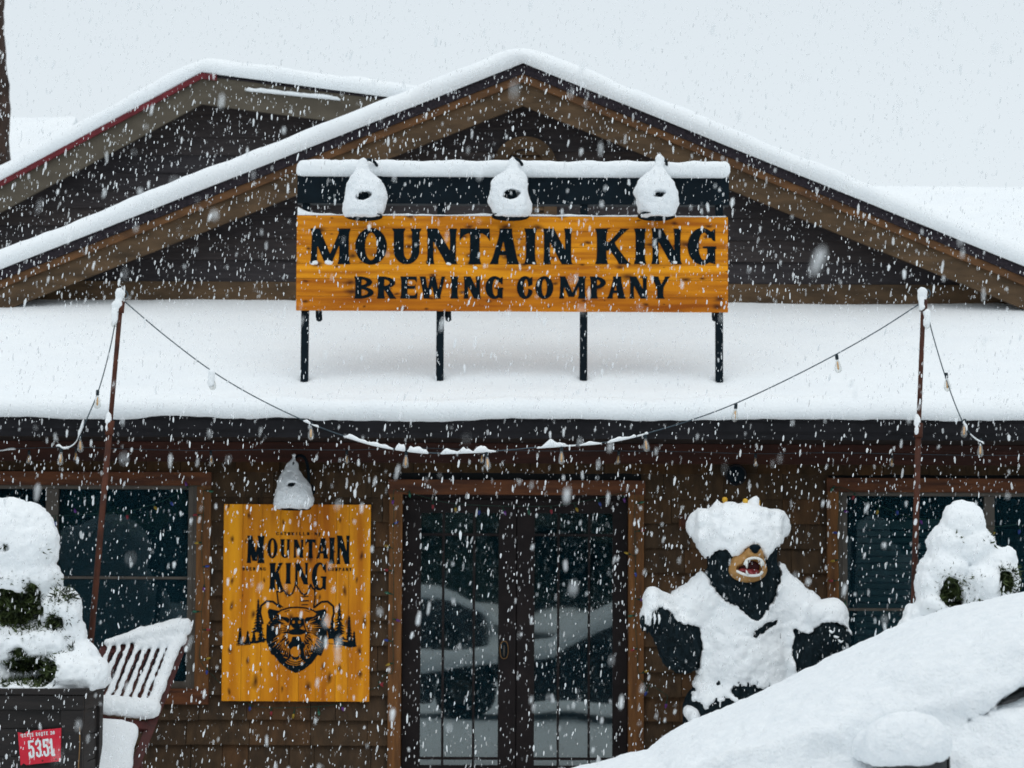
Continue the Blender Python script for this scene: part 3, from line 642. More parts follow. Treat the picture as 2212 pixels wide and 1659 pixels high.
window(LWx0, LWx1, LWz0, LWz1, .1, -5.45, XB(407), ZB(1475), ZB(1061), [(XB(99), XB(126)), (XB(99)-2.0, XB(99)-1.9)], [ZB(1252)], 1)
window(RWx0, RWx1, RWz0, RWz1, .1, XB(1829), 5.45, ZB(1475), ZB(1068), [(XB(2125), XB(2147)), (XB(2125)+1.9, XB(2125)+2.0)], [ZB(1313)], 0)

bl = bpy.data.objects['window.001']; zt, zb_ = ZB(1120, .3), ZB(1420, .3)
m_ = MB(); m_.box(XB(1850, .3), XB(2100, .3), .28, .33, zt-.07, zt)
k = 0
while zt-.09-k*.052 > zb_: z = zt-.09-k*.052; m_.add([(XB(1852, .3), .28, z), (XB(2098, .3), .28, z), (XB(2098, .3), .32, z-.035), (XB(1852, .3), .32, z-.035)], [(0,1,2,3)]); k += 1
m_.build('blind', mat('pale_blind', (.22,.30,.28), (.30,.38,.34)), bl)

# ------------------------------------------------------------------ rear wing with the red edged gable (left)
BY = 5.0
A = at(436, 160, BY); sL, sR = .553, .127; pb = (BY+20)/F
rear = thing('rear_building', (A.x, BY+2, 0), 'dark sided building behind the lodge with taupe fascia and red roof edge', 'building')
def rz(dz, x): return A.z - dz*pb - (A.x-x)*sL if x < A.x else A.z - dz*pb - (x-A.x)*sR
XL, XR = -7.0, 1.2
def asym(mb, d0, d1, y0, y1, xl=XL, xr=XR, right=True):
    mb.prism([(xl, rz(d0, xl)), (xl, rz(d1, xl)), (A.x, rz(d1, A.x)), (A.x, rz(d0, A.x))], y0, y1)
    if right: mb.prism([(A.x, rz(d0, A.x)), (A.x, rz(d1, A.x)), (xr, rz(d1, xr)), (xr, rz(d0, xr))], y0, y1)
    return mb
asym(MB(), 0, 3, BY, 11).build('roof', M['asphalt'], rear)
asym(MB(), -2, 11, BY-.03, BY-.002, xr=A.x+.15).build('roof_edge', M['redmetal'], rear)
asym(MB(), 3.2, 66, BY+.012, BY+.05).build('fascia_board', M['fascia2'], rear)
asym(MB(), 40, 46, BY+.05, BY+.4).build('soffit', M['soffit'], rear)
def lim2(z):
    zt = A.z - 30*pb; return (max(XL+.3, A.x-(zt-z)/sL), min(XR-.1, A.x+(zt-z)/sR))
mb = MB(); courses(mb, 3.0, A.z-34*pb, .18, lim2, (), BY+.4, .024); mb.build('clapboard_wall', M['gable'], rear, attr=True)
mb = MB(); mb.prism([(XL+.3, -.1), (XR-.1, -.1), (XR-.1, rz(46, XR)), (A.x, rz(46, A.x)), (XL+.3, rz(46, XL+.3))], BY+.403, BY+.5); mb.box(XL+.3, XL+.4, BY+.5, 11, -.1, 4.0); mb.build('backing_wall', M['room'], rear)
sweep('snow_cover', [(XL-.05, rz(0, XL-.05)), (A.x, rz(-3, A.x)), (XR, rz(0, XR))], [(BY-.02,0),(BY-.05,.02),(BY-.07,.07),(BY-.06,.12),(BY-.02,.155),(BY+.1,.175),(BY+1,.18),(11,.18)], rear, M['snow'], .022, 2.6, .05, 21)
d = MB(); 
p0, p1 = at(530, 189, BY-.03), at(735, 212, BY-.03)
sweep('snow_ledge', [(p0.x, p0.z-.03), (p1.x, p1.z-.02)], [(BY-.0,0),(BY-.03,.008),(BY-.035,.028),(BY-.01,.040),(BY+.01,.03)], rear, M['snow'], .008, 14, .03, 22)

# wide snow roof behind at the right
r0_ = at(1840, 402, 9.0)
wing = thing('rear_wing', (4.5, 9, 0), 'long roof under deep snow behind the lodge gable at the right', 'building')
mb = MB(); mb.box(1.5, 13, 5.3, 12.5, -.1, 4.6); mb.build('wall', M['gable'], wing)
mb = MB(); zr = r0_.z - .16
V = [(x, y, z) for x in (1.2, 13.3) for y, z in ((5.0, 4.5), (9.0, zr), (13, 4.5))]; mb.add(V, [(0,1,2), (5,4,3), (0,3,4,1), (1,4,5,2), (2,5,3,0)]); mb.build('roof', M['asphalt'], wing)
def wing_snow():
    xs = np.arange(1.1, 13.4, .08); S = [(4.93, 4.49), (4.9, 4.56), (4.95, 4.66)] + [(4.95+(9-4.95)*t, 4.67+(zr+.155-4.67)*t) for t in np.linspace(.02, .98, 24)] + [(9, zr+.15), (9.1, zr+.13), (13.1, 4.55)]
    S = np.array(S); X = np.repeat(xs[:,None], len(S), 1); Y = np.repeat(S[:,0][None], len(xs), 0); Z = np.repeat(S[:,1][None], len(xs), 0)
    Z = Z + fbm(X*.6, Y*.6, 0*X, 3, 51)*.02 + .02*(X-3.5)/4
    n, m = X.shape; I = np.arange(n*m).reshape(n, m)
    mk('snow_cover', np.stack([X,Y,Z],-1).reshape(-1,3), np.stack([I[:-1,:-1], I[1:,:-1], I[1:,1:], I[:-1,1:]], -1).reshape(-1, 4), M['snow'], wing, True)
wing_snow()

# far house at the left, under snow
FY = 16.0
a_, b_, c_, d_ = at(-160, 248, FY), at(160, 249, FY), at(124, 308, FY-1.8), at(-200, 380, FY-2.2)
far = thing('far_house', (a_.x, FY, 0), 'far house with a plain snow covered roof beside the tree trunk', 'building')
xr = b_.x
mb = MB(); mb.box(xr-8, xr-.3, FY-3.2, FY+3.2, -.1, a_.z-1.9); V = [(x, y, z) for x in (xr-.32, xr-7.98) for y, z in ((FY-3.2, a_.z-1.9), (FY, a_.z-.35), (FY+3.2, a_.z-1.9))]; mb.add(V, [(0,2,1), (3,4,5)]); mb.build('wall', M['fascia2'], far)
mb = MB(); hh = 1.85
for s in (-1, 1):
    V = [(x, FY+y*s, z) for x in (xr-8.3, xr) for y, z in ((0, a_.z-.2), (3.7, a_.z-.2-1.98), (3.7, a_.z-.35-1.98), (0, a_.z-.35))]
    mb.add(V, [(0,1,2,3), (7,6,5,4), (0,4,5,1), (1,5,6,2), (2,6,7,3)])
mb.build('roof', M['fascia2'], far)
def far_snow():
    xs = np.linspace(xr-8.35, xr+.03, 80); S = [(FY-3.7, a_.z-2.16), (FY-3.78, a_.z-2.1), (FY-3.72, a_.z-1.98)] + [(FY-3.7+3.7*t, a_.z-1.96+1.93*t) for t in np.linspace(.03, .97, 16)] + [(FY, a_.z-.01), (FY+.3, a_.z-.12), (FY+3.75, a_.z-2.1)]
    S = np.array(S); X = np.repeat(xs[:,None], len(S), 1); Y = np.repeat(S[:,0][None], len(xs), 0); Z = np.repeat(S[:,1][None], len(xs), 0) + fbm(X*.7, Y*.7, 0*X, 3, 3)*.02
    n, m = X.shape; I = np.arange(n*m).reshape(n, m); Q = [tuple(int(q) for q in r) for r in np.stack([I[:-1,:-1], I[1:,:-1], I[1:,1:], I[:-1,1:]], -1).reshape(-1, 4)]
    Q.append(tuple(int(i) for i in I[-1]))
    mk('snow_cover', np.stack([X,Y,Z],-1).reshape(-1,3), Q, M['snow'], far, False)
far_snow()

# pine at the left edge
def trunk_tree():
    Yt = 10.0; t0 = at(-14, 365, Yt); t1 = at(-16, 0, Yt); r = .20
    T = thing('pine_tree', (t0.x, Yt, 0), 'tall tree with rough brown bark at the left edge of the photo', 'tree')
    pts = []; rs = []
    for z in np.arange(-.1, 13, .05):
        x = t0.x + (t1.x-t0.x)*(z-t0.z)/(t1.z-t0.z); rr = r*(1.12 - z*.045)
        v = 1260 - (z-1.6)/( (Yt+20)/F )
        rr += .03*math.exp(-((v-180)/14)**2) + (.03*max(0, (v-190)/180) if v > 195 else 0)
        pts.append((x + .02*math.sin(z*2), Yt, z)); rs.append(max(rr, .03))
    m_ = MB(); m_.tube(pts, rs, 26); V = np.array(m_.v)
    dx = fbm(V[:,0]*9, V[:,1]*9, V[:,2]*2.2, 4, 61)*.035; c = V.copy(); c[:,0] -= t0.x; c[:,1] -= Yt; L = np.hypot(c[:,0], c[:,1])+1e-6
    V[:,0] += c[:,0]/L*dx; V[:,1] += c[:,1]/L*dx; m_.v = [tuple(v) for v in V]
    m_.build('trunk', M['bark'], T, True)
    br = MB(); rg = random.Random(4); leaf_V = []
    for i in range(26):
        z = 10.7 + i*.1; a = rg.uniform(0, 6.28); L = 2.2 - i*.05
        e = (t0.x + math.cos(a)*L, Yt + math.sin(a)*L, z - .3 + rg.uniform(-.2,.2)); br.tube([(t0.x, Yt, z), ((t0.x+e[0])/2, (Yt+e[1])/2, z+.1), e], [.05,.03,.01], 6)
        for k in range(60):
            q = rg.uniform(.25, 1); leaf_V.append((t0.x+(e[0]-t0.x)*q+rg.gauss(0,.14), Yt+(e[1]-Yt)*q+rg.gauss(0,.14), z+(e[2]-z)*q+rg.gauss(0,.1)))
    br.build('limb', M['bark'], T, True)
    V, Fc = tufts(np.array(leaf_V), .14, 6, 5); mk('crown', V, Fc, M['needle'], T)
def tufts(P, L, n, seed, w=.10, up=None):
    """needle tufts: n thin blades fanning from each point"""
    rg = np.random.RandomState(seed); P = np.repeat(P, n, 0); d = rg.normal(size=P.shape)
    if up is not None: d += np.asarray(up)
    d /= np.linalg.norm(d, axis=1)[:, None]
    s = np.cross(d, rg.normal(size=P.shape)); s /= np.linalg.norm(s, axis=1)[:, None]
    l = L * rg.uniform(.5, 1.2, (len(P), 1))
    V = np.stack([P - s*l*w*.5, P + s*l*w*.5, P + d*l*.6 + s*l*w*.5, P + d*l, P + d*l*.6 - s*l*w*.5], 1).reshape(-1, 3)
    I = np.arange(len(P))*5
    Fc = np.concatenate([np.stack([I, I+1, I+2, I+4], 1), np.stack([I+4, I+2, I+3, I+3], 1)])
    F4 = np.stack([I, I+1, I+2, I+4], 1); 
    V2 = np.concatenate([V, V[2::5], V[4::5]]) if False else V
    Fl = [tuple(map(int, f)) for f in np.stack([I, I+1, I+2, I+3, I+4], 1)]
    return V2, Fl
trunk_tree()

# woods across the road, behind the viewer: what the glass mirrors
def woods():
    rg = random.Random(9); m_ = MB()
    for i in range(150):
        x = rg.uniform(-60, 60); y = -58 - rg.uniform(0, 12); h = rg.uniform(11, 19); r = h*.17
        for k in range(7):
            z0 = h*(.05+.13*k); rr = r*(1-k/7.5)*rg.uniform(.85, 1.15); m_.lathe([(rr, 0), (rr*.55, h*.08), (.02, h*.24)], Matrix.Translation((x, y, z0)), 9)
    tag(m_.build('woods', M['woods'], None, False), 'far dark evergreen woods across the road, mirrored in the glass', 'woods', kind='stuff')
woods()
# ------------------------------------------------------------------ roof sign
SY = -.27
def planks(mb, x0, x1, z0, z1, y0, y1, n, vertical, seed):
    rg = random.Random(seed); e = .0012
    cuts = [0] + [(i + rg.uniform(-.18, .18)) / n for i in range(1, n)] + [1]
    for a, b in zip(cuts[:-1], cuts[1:]):
        if vertical: mb.box(x0+(x1-x0)*a+e, x0+(x1-x0)*b-e, y0+rg.uniform(0,.0006), y1, z0, z1, rg.random())
        else: mb.box(x0, x1, y0+rg.uniform(0,.0006), y1, z0+(z1-z0)*a+e, z0+(z1-z0)*b-e, rg.random())
    return mb
sx0, sx1 = ax(640.5, 570, SY), ax(1572.5, 570, SY); sz0, sz1 = az(1106, 672.5, SY), az(1106, 467, SY)
rs = thing('roof_sign', ((sx0+sx1)/2, SY, 3.2), 'wide orange cedar sign board with dark lettering standing on the snowy porch roof', 'sign')
planks(MB(), sx0, sx1, sz0, sz1, SY, SY+.035, 6, False, 3).build('sign_board', M['cedar_h'], rs, attr=True)
zb0, zb1 = az(1106, 440, SY), az(1106, 380, SY)
MB().box(sx0-.003, sx1+.012, SY+.02, SY+.14, zb0, zb1).build('top_beam', M['black'], rs, bevel=.004)
p = (SY+20)/F
for u in (657, 950, 1261, 1555):
    x = ax(u, 740, SY); foot = at(u, 815, SY+.06)
    MB().box(x-.029, x+.029, SY+.04, SY+.10, foot.z-.12, zb0-.001).build('leg', M['black'], rs)
for u in (690, 968, 1543):
    q = at(u, 690, SY+.16); MB().tube([(q.x, SY+.06, q.z+.14), (q.x, SY+.10, q.z+.02), (q.x+.004, SY+.11, q.z-.012), (q.x+.004, SY+.112, q.z-.022)], [.022,.026,.024,.008], 10).build('brace', M['black'], rs, True)
# lettering
def S1(zx, zy): return (1080 + zx/1.3167)/1.736, (780 + zy/1.3167)/1.736
def sgn(zx, zy):
    u, v = S1(zx, zy); q = at(u, v, SY); return q.x, q.z
P = Paint(sx0+.02, sx1-.02, sz0+.02, sz1-.02, .0032)
wz = (1/1.3167/1.736)*p
for ch, a, b in [('M',105,305),('O',333,488),('U',517,655),('N',682,836),('T',850,995),('A',1000,1140),('I',1167,1228),('N',1257,1405),('K',1518,1690),('I',1708,1770),('N',1792,1945),('G',1973,2110)]:
    x0, zt = sgn(a, 101); x1, zb = sgn(b, 278); P.put(ch, x0, x1, zb, zt, (48 if ch not in 'I' else 46)*wz)
for ch, a, b in [('B',328,423),('R',440,532),('E',555,636),('W',646,780),('I',802,842),('N',866,953),('G',975,1060),('C',1130,1207),('O',1222,1310),('M',1336,1470),('P',1490,1572),('A',1578,1666),('N',1684,1776),('Y',1790,1886)]:
    x0, zt = sgn(a, 338); x1, zb = sgn(b, 448); P.put(ch, x0, x1, zb, zt, 31*wz)
V, Fc = P.mesh(lambda x, z: (x, SY-.003, z)); mk('lettering', V, Fc, M['paint'], rs)
# snow on the sign: beam cap, ledge cap, dabs in the letters
G = Grid((sx0-.1, SY-.15, zb1-.06), (sx1+.1, SY+.3, zb1+.25), .012)
hgt = ax(1, 380, SY) and (az(1106, 347, SY) - zb1)
cx = (sx0+sx1)/2; G.add(G.box((cx, SY+.075, zb1+hgt/2-.004), ((sx1-sx0)/2+.012, .125, hgt/2+.004), .055))
V, Q = G.net(); V = rough(V, Q, .010, 7, 4, 71, lambda P_: np.clip((P_[:,2]-zb1)/.03, .1, 1)); mk('snow_cap', V, Q, M['snow'], rs, True)
xs = np.arange(sx0+.004, sx1-.002, .012); n = len(xs)
def ridge(name, xs, zbase, hf, y0, y1, parent, m):
    prof = [(y0, 0), (y0-.004, .3), (y0+.004, .8), ((y0+y1)/2, 1.0), (y1, .7), (y1+.004, 0)]
    V = [(x, y, zbase + 0.001 + l*hf(x)) for x in xs for y, l in prof]; k = len(prof); I = np.arange(len(xs)*k).reshape(-1, k)
    Fc = [tuple(int(q) for q in r) for r in np.stack([I[:-1,:-1], I[:-1,1:], I[1:,1:], I[1:,:-1]], -1).reshape(-1, 4)] + [tuple(int(i) for i in I[0,::-1]), tuple(int(i) for i in I[-1])]
    return mk(name, V, Fc, m, parent, True)
nz = lambda x, s: float(fbm(x*9, 0., 0., 3, s))
ridge('snow_strip', xs, sz1, lambda x: .012 + .005*nz(x, 5) + .055*math.exp(-((x-sx0)/.07)**1.2) + .004*math.sin((x-sx0)), SY-.002, SY+.036, rs, M['snow'])
for zx, zy, r in [(132,270,.022),(198,268,.028),(790,275,.018),(925,295,.014),(1742,270,.014),(1908,268,.016),(118,276,.012),(1212,272,.012)]:
    x, z = sgn(zx, zy); G = Grid((x-.06, SY-.05, z-.05), (x+.06, SY+.012, z+.05), .006); G.add(G.ell((x, SY-.001, z), (r, .018, r*.7)), .01); G.add(G.ell((x+r*.7, SY-.001, z-r*.25), (r*.6, .014, r*.5)), .01)
    V, Q = G.net(); mk('snow_dab', rough(V, Q, .004, 40, 2, 3), Q, M['snow'], rs, True)

# ------------------------------------------------------------------ gooseneck lamps
def lamp(u, vb, Yl, Yback, zback, half, vtop, label, seed, hole, spike, group=None, side=1):
    """barn lamp with a dished shade hanging from a curved arm, buried in snow"""
    b = at(u, vb, Yl); pxl = (Yl+20)/F; r = half*pxl; h = (vb - vtop)*pxl
    T = thing('gooseneck_lamp', (b.x, Yback, b.z), label, 'lamp', group)
    tilt = Matrix.Translation((b.x, Yl, b.z+.018)) @ Matrix.Rotation(R(-5), 4, 'X')
    m_ = MB(); prof = [(r*.86, -.028), (r*.88, -.020), (r*.70, .000), (r*.52, .03), (r*.34, .065), (r*.24, .11), (r*.20, .16), (r*.16, .18), (0.001, .182)]
    inner = [(r*.845, -.026), (r*.75, .0), (r*.49, .025), (r*.3, .058), (.001, .08)]
    m_.lathe(prof, tilt, 32); m_.lathe(inner[::-1], tilt, 32); m_.build('shade', M['black'], T, True)
    topz = b.z + h*spike
    bx = b.x + side*.10*(r/.17)
    arm = [Vector((bx, Yback, zback)), Vector((bx, Yback-.03, zback+.5*(topz-zback))), Vector((bx-.02*side, Yback-.09, topz-.035)), Vector((b.x+.03*side, (Yback+Yl)/2, topz-.012)), Vector((b.x, Yl+.02, topz-.06)), Vector((b.x, Yl-.02, b.z+.22))]
    pts = []
    for i in range(len(arm)-1):
        p0, p1, p2, p3 = arm[max(i-1,0)], arm[i], arm[i+1], arm[min(i+2, len(arm)-1)]
        for k in range(6):
            t = k/6; pts.append(.5*((2*p1) + (p2-p0)*t + (2*p0-5*p1+4*p2-p3)*t*t + (3*p1-p0-3*p2+p3)*t**3))
    pts.append(arm[-1]); m_ = MB(); m_.tube(pts, .012, 10); m_.build('arm', M['black'], T, True)
    MB().lathe([(.055, 0), (.055, .02), (.03, .035), (.001, .036)], Matrix.Translation((bx, Yback+.003, zback)) @ Matrix.Rotation(R(90), 4, 'X'), 20).build('wall_plate', M['black'], T, True)
    zc = b.z
    G = Grid((b.x-r-.08, Yl-r-.09, zc-.05), (b.x+r+.08, Yl+r+.12, zc+h+.08), .0075)
    # drift over the shade: a lumpy cone
    tq = np.clip((G.Z - (zc-.0)) / (h*.97), 0, 1)
    if half > 46: tp, rp = [0, .06, .2, .38, .53, .62, .70, .78, .86, .94, 1], [.80, .93, 1.0, .97, .86, .70, .50, .30, .24, .19, .03]
    else: tp, rp = [0, .05, .16, .28, .41, .50, .58, .70, .82, .87, .93, .97, 1], [.80, .95, 1.0, .92, .79, .67, .55, .37, .27, .2, .10, .13, .02]
    rr = r * np.interp(tq, tp, rp); sw = ((seed*37) % 10 - 5)*.004; rr = rr*(1+((seed*13) % 7-3)*.012*np.sin(tq*9+seed)); ec = (G.X - b.x - .012*np.sin(tq*7+seed) - sw*tq), (G.Y - (Yl - .015 + .05*tq))
    G.D = (np.maximum(np.hypot(*ec) - rr, np.maximum(zc - .01 - G.Z, G.Z - zc - h*.97)) * .8).astype(np.float32)
    G.D = smax(G.D, (zc - .004 + .0*G.X) - G.Z - (G.Y - Yl)*-.22 , .012).astype(np.float32)
    hx, hz, hr = hole; G.cut(G.ell((b.x+hx*r, Yl-r*.75, zc+hz*h), (hr*r*1.6, r*.6, hr*r*1.1)), .012); G.cut(G.ell((b.x+hx*r+hr*r*1.1, Yl-r*.75, zc+hz*h+hr*r*.4), (hr*r*1.2, r*.55, hr*r*.55)), .01); G.cut(G.ell((b.x+hx*r-hr*r*1.0, Yl-r*.75, zc+hz*h-hr*r*.5), (hr*r*.9, r*.55, hr*r*.5)), .01)
    V, Q = G.net(); V = rough(V, Q, .012, 11, 4, seed)
    mk('snow_cap', V, Q, M['snow_rough'], T, True)
    # dark socket cap glimpsed through the hole
    m_ = MB(); m_.lathe([(hr*r*1.5, 0), (hr*r*1.5, .02), (.001, .03)], Matrix.Translation((b.x+hx*r, Yl-r*.42, zc+hz*h)) @ Matrix.Rotation(R(90), 4, 'X'), 16); m_.build('lamp_neck', M['black'], T, True)
    return T
gl = 'gooseneck lamps along the roof sign'
lamp(786, 466, SY-.20, SY+.02, zb1-.05, 47, 330, 'snow buried lamp over the letter O, leftmost of three on the roof sign', 5, (0.0, .285, .17), .97, gl)
lamp(1102.5, 466, SY-.20, SY+.02, zb1-.05, 47, 328, 'snow buried lamp over the letter A, middle one of three on the roof sign', 8, (0.0, .30, .20), .97, gl)
lamp(1418, 466, SY-.20, SY+.02, zb1-.05, 47, 325, 'snow buried lamp over the word KING, rightmost of the three on the roof sign', 14, (0.06, .30, .14), .97, gl)
lamp(632.5, 1096, -.34, -.02, az(632, 1060, 0), 45, 975, 'tall snow cone on the wall lamp above the orange bear poster board', 19, (-.05, .40, .10), .97, None)

# ------------------------------------------------------------------ wall sign with the bear
WY = -.07
def S2(zx, zy): return (820 + zx/2.155)/1.736, (1880 + zy/2.155)/1.736
c00 = at(484.5, 1089, WY); c10 = at(802.5, 1089, WY); z_0 = az(640, 1515, WY)
wx0, wx1 = ax(481, 1300, WY), ax(799.5, 1300, WY)
ws = thing('wall_sign', ((wx0+wx1)/2, -.03, z_0), 'upright orange cedar board with dark lettering and a crowned roaring bear, on the shingled wall', 'sign')
planks(MB(), wx0, wx1, z_0, c00.z, WY, -.035, 8, True, 5).build('sign_board', M['cedar_v'], ws, attr=True)
k2 = (WY+20)/F/2.155/1.736                       # metres per zoom pixel
cu = at(*S2(635, 800), WY); 
def zm(zx, zy): return cu.x + (zx-635)*k2, cu.z - (zy-800)*k2
P = Paint(wx0+.02, wx1-.02, z_0+.05, c00.z-.08, .0022)
def G2(ch, a, b, t, bt, w): 
    x0, z1_ = zm(a, t); x1, z0_ = zm(b, bt); P.put(ch, x0, x1, z0_, z1_, w*k2)
for ch, a, b, t, bt, w in [('M',220,366,282,503,44),('O',388,472,303,462,28),('U',495,572,309,460,26),('N',600,682,311,458,26),('T',696,780,309,460,30),('A',788,880,300,464,30),('I',893,927,294,505,36),('N',948,1056,278,508,36),
                        ('K',408,522,500,714,40),('I',543,578,500,668,34),('N',612,722,498,672,32),('G',750,865,498,716,34)]: G2(ch, a, b, t, bt, w)
def word(txt, a, b, t, bt, w, arc=0):
    n = len(txt); step = (b-a)/n
    for i, ch in enumerate(txt):
        if ch == ' ': continue
        dy = arc*((2*(i+.5)/n-1)**2); g = step*.14; e = step*(.3 if ch in 'I1-' else 0); G2(ch, a+step*i+g+e, a+step*(i+1)-g-e, t+dy, bt+dy, w)
word('CATSKILLS-NY', 455, 825, 252, 277, 7, 0); word('BREWING', 188, 382, 536, 562, 7); word('COMPANY', 876, 1076, 536, 564, 7)
T2 = lambda pts: [zm(*q) for q in pts]
def poly(pts): q = T2(pts); P.add(lambda X, Y: sdpoly(X, Y, q))
def cutp(pts): q = T2(pts); P.cut(lambda X, Y: sdpoly(X, Y, q))
def line(pts, r): q = T2(pts); P.add(lambda X, Y: sdpath(X, Y, q, r*k2))
def cutl(pts, r): q = T2(pts); P.cut(lambda X, Y: sdpath(X, Y, q, r*k2))
def el(cx, cy, rx, ry, cut=False):
    q = zm(cx, cy); (P.cut if cut else P.add)(lambda X, Y: sdell(X, Y, q[0], q[1], rx*k2, ry*k2))
# jaw and lower face as one dark mass, then the light parts cut out of it
poly([(392,985),(388,1120),(430,1232),(452,1240),(500,1300),(565,1352),(630,1382),(695,1354),(760,1300),(806,1236),(832,1246),(882,1118),(872,985),(815,1050),(790,1120),(770,1180),(725,1130),(700,1040),(640,1020),(575,1040),(545,1120),(515,1180),(480,1100),(450,1040)])
poly([(538,1052),(730,1052),(768,1150),(770,1240),(715,1322),(630,1362),(548,1322),(494,1240),(500,1150)])
cutp([(556,1062),(600,1076),(665,1076),(706,1062),(692,1128),(676,1132),(664,1092),(600,1092),(588,1132),(572,1128)])
el(625, 1212, 42, 42, True); cutl([(590,1256),(600,1278),(625,1284),(652,1278),(662,1256)], 5)
for k, rr in enumerate((70, 92, 112)):
    cutl([(625+rr*math.sin(t), 1232+rr*.78*math.cos(t)) for t in np.linspace(-.75, .75, 9)], 5.5-k)
for s in (-1, 1):
    X_ = lambda x: 635 + s*(x-635)
    for k, (x, y) in enumerate([(708,1160),(722,1195),(735,1228),(712,1262)]): cutl([(X_(x), y), (X_(x+22), y-6)], 4.5)
    # ears
    line([(X_(910), 985), (X_(932), 900), (X_(925), 845), (X_(880), 808), (X_(830), 812), (X_(772), 856)], 8)
    poly([(X_(780),885),(X_(860),868),(X_(872),888),(X_(862),940),(X_(840),972),(X_(815),920)])
    # brow line and eyes
    line([(X_(635), 856), (X_(700), 860), (X_(765), 880), (X_(800), 905), (X_(862), 985)], 6)
    poly([(X_(692),955),(X_(712),936),(X_(762),930),(X_(756),948),(X_(728),968),(X_(704),985)])
    line([(X_(690), 985), (X_(700), 1020), (X_(716), 1062)], 5)
    # fur strokes over the cheeks
    rg = random.Random(12)
    for k in range(22):
        a = R(-48 + k*5.4); r0, r1_ = rg.uniform(120, 165), rg.uniform(195, 232)
        p0 = (X_(635+math.cos(a)*r0), 1060+math.sin(a)*r0*.95); p1 = (X_(635+math.cos(a+.10)*r1_), 1060+math.sin(a+.10)*r1_*.95)
        q0, q1 = zm(*p0), zm(*p1)
        if a < .15: P.add(lambda X, Y: sdseg(X, Y, q0, q1, 2*k2, 10*k2))
        else: P.cut(lambda X, Y: sdseg(X, Y, q0, q1, 5*k2, 1.5*k2))
    for k in range(9):
        a = R(-30+k*11); p0 = (X_(635+math.cos(a)*92), 1050+math.sin(a)*80); p1 = (X_(635+math.cos(a)*128), 1058+math.sin(a)*112); q0, q1 = zm(*p0), zm(*p1)
        (P.cut if a > .1 else P.add)(lambda X, Y: sdseg(X, Y, q0, q1, 5*k2, 1.5*k2))
    [line([(X_(790+6*j), 915+j*24), (X_(838+5*j), 905+j*28)], 5) for j in range(4)]; line([(X_(700), 880), (X_(735), 892)], 2.5)
# nose
poly([(580,948),(610,934),(660,934),(690,948),(694,985),(668,1018),(652,1028),(618,1028),(600,1018),(576,985)]); el(607, 974, 11, 13, True); el(655, 974, 11, 13, True)
line([(560,1040),(600,1046),(660,1046),(705,1040)], 3.5)
# crown
line([(470,728),(478,780),(484,838)], 6); line([(775,700),(778,780),(768,850)], 6); line([(470,728),(500,735),(528,720),(545,750),(572,762),(598,742),(622,668),(640,700),(668,742),(692,758),(722,735),(742,672),(760,705),(778,715)], 6); line([(484,690),(512,725)], 5)
line([(670,772),(722,768)], 4); line([(664,805),(724,803)], 5); line([(672,836),(722,834)], 4); line([(486,832),(520,856)], 4)
# spruces on both sides
def spruce(x, yt, yb, w, n, seed):
    rg = random.Random(seed); line([(x, yt), (x, yb)], 4); q = zm(x, yt)
    for i in range(n):
        t = (i+1)/n; y = yt+(yb-yt)*t
        for s in (-1, 1):
            ww = w*t*rg.uniform(.7, 1.1); a, b = zm(x, y-8), zm(x+s*ww, y+rg.uniform(2, 10)); P.add(lambda X, Y: sdseg(X, Y, a, b, (8+7*t)*k2, 2*k2))
spruce(322, 795, 1050, 50, 11, 1); spruce(178, 1022, 1150, 28, 6, 2); spruce(240, 1050, 1145, 26, 5, 3); spruce(290, 1060, 1140, 30, 5, 4); spruce(345, 980, 1130, 40, 6, 14)
spruce(975, 822, 1110, 62, 13, 5); spruce(1055, 925, 1130, 36, 9, 6); spruce(1096, 1050, 1160, 24, 5, 7); spruce(920, 930, 1100, 50, 8, 8)
poly([(140,1156),(180,1140),(300,1128),(380,1106),(392,1120),(330,1142),(220,1150)]); poly([(872,1010),(960,1060),(1010,1075),(1060,1100),(1110,1150),(1112,1170),(1060,1176),(1000,1160),(940,1155),(930,1110),(890,1095)])
cutl([(985,1095),(1010,1075),(1030,1100)], 9); cutl([(1005,1120),(1040,1125)], 6); cutl([(950,1130),(990,1140)], 3)
for a in [((150,1162),(260,1156)),((300,1140),(380,1128)),((880,1142),(940,1150)),((930,1172),(1000,1170))]: line(a, 2)
V, Fc = P.mesh(lambda x, z: (x, WY-.003, z)); mk('lettering', V, Fc, M['paint'], ws)

# round dark fitting and small red box on the wall
q = at(1589, 1026, -.03)
rf = thing('wall_speaker', (q.x, -.02, q.z), 'round black speaker on the shingles above the bear', 'speaker')
MX = Matrix.Translation((q.x, -.02, q.z)) @ Matrix.Rotation(R(90), 4, 'X')
MB().lathe([(.085, 0), (.085, .05), (.076, .058), (.070, .052), (.0685, .05)], MX, 28).build('housing', M['gutter'], rf, True)
MB().lathe([(.068, .048), (.045, .054), (.001, .057)], MX, 28).build('grille', M['black'], rf, True)
q = at(1482, 1128, -.03)
jb = thing('junction_box', (q.x, -.02, q.z), 'small orange red box on the wall next to the bear ear', 'electrical box')
MB().box(q.x-.055, q.x+.055, -.06, -.018, q.z-.055, q.z+.055).build('box', M['redwood'], jb, bevel=.006)
MB().lathe([(.042, 0), (.042, .012), (.03, .022), (.001, .024)], Matrix.Translation((q.x, -.061, q.z)) @ Matrix.Rotation(R(90), 4, 'X'), 20).build('cover', M['rust'], jb, True)

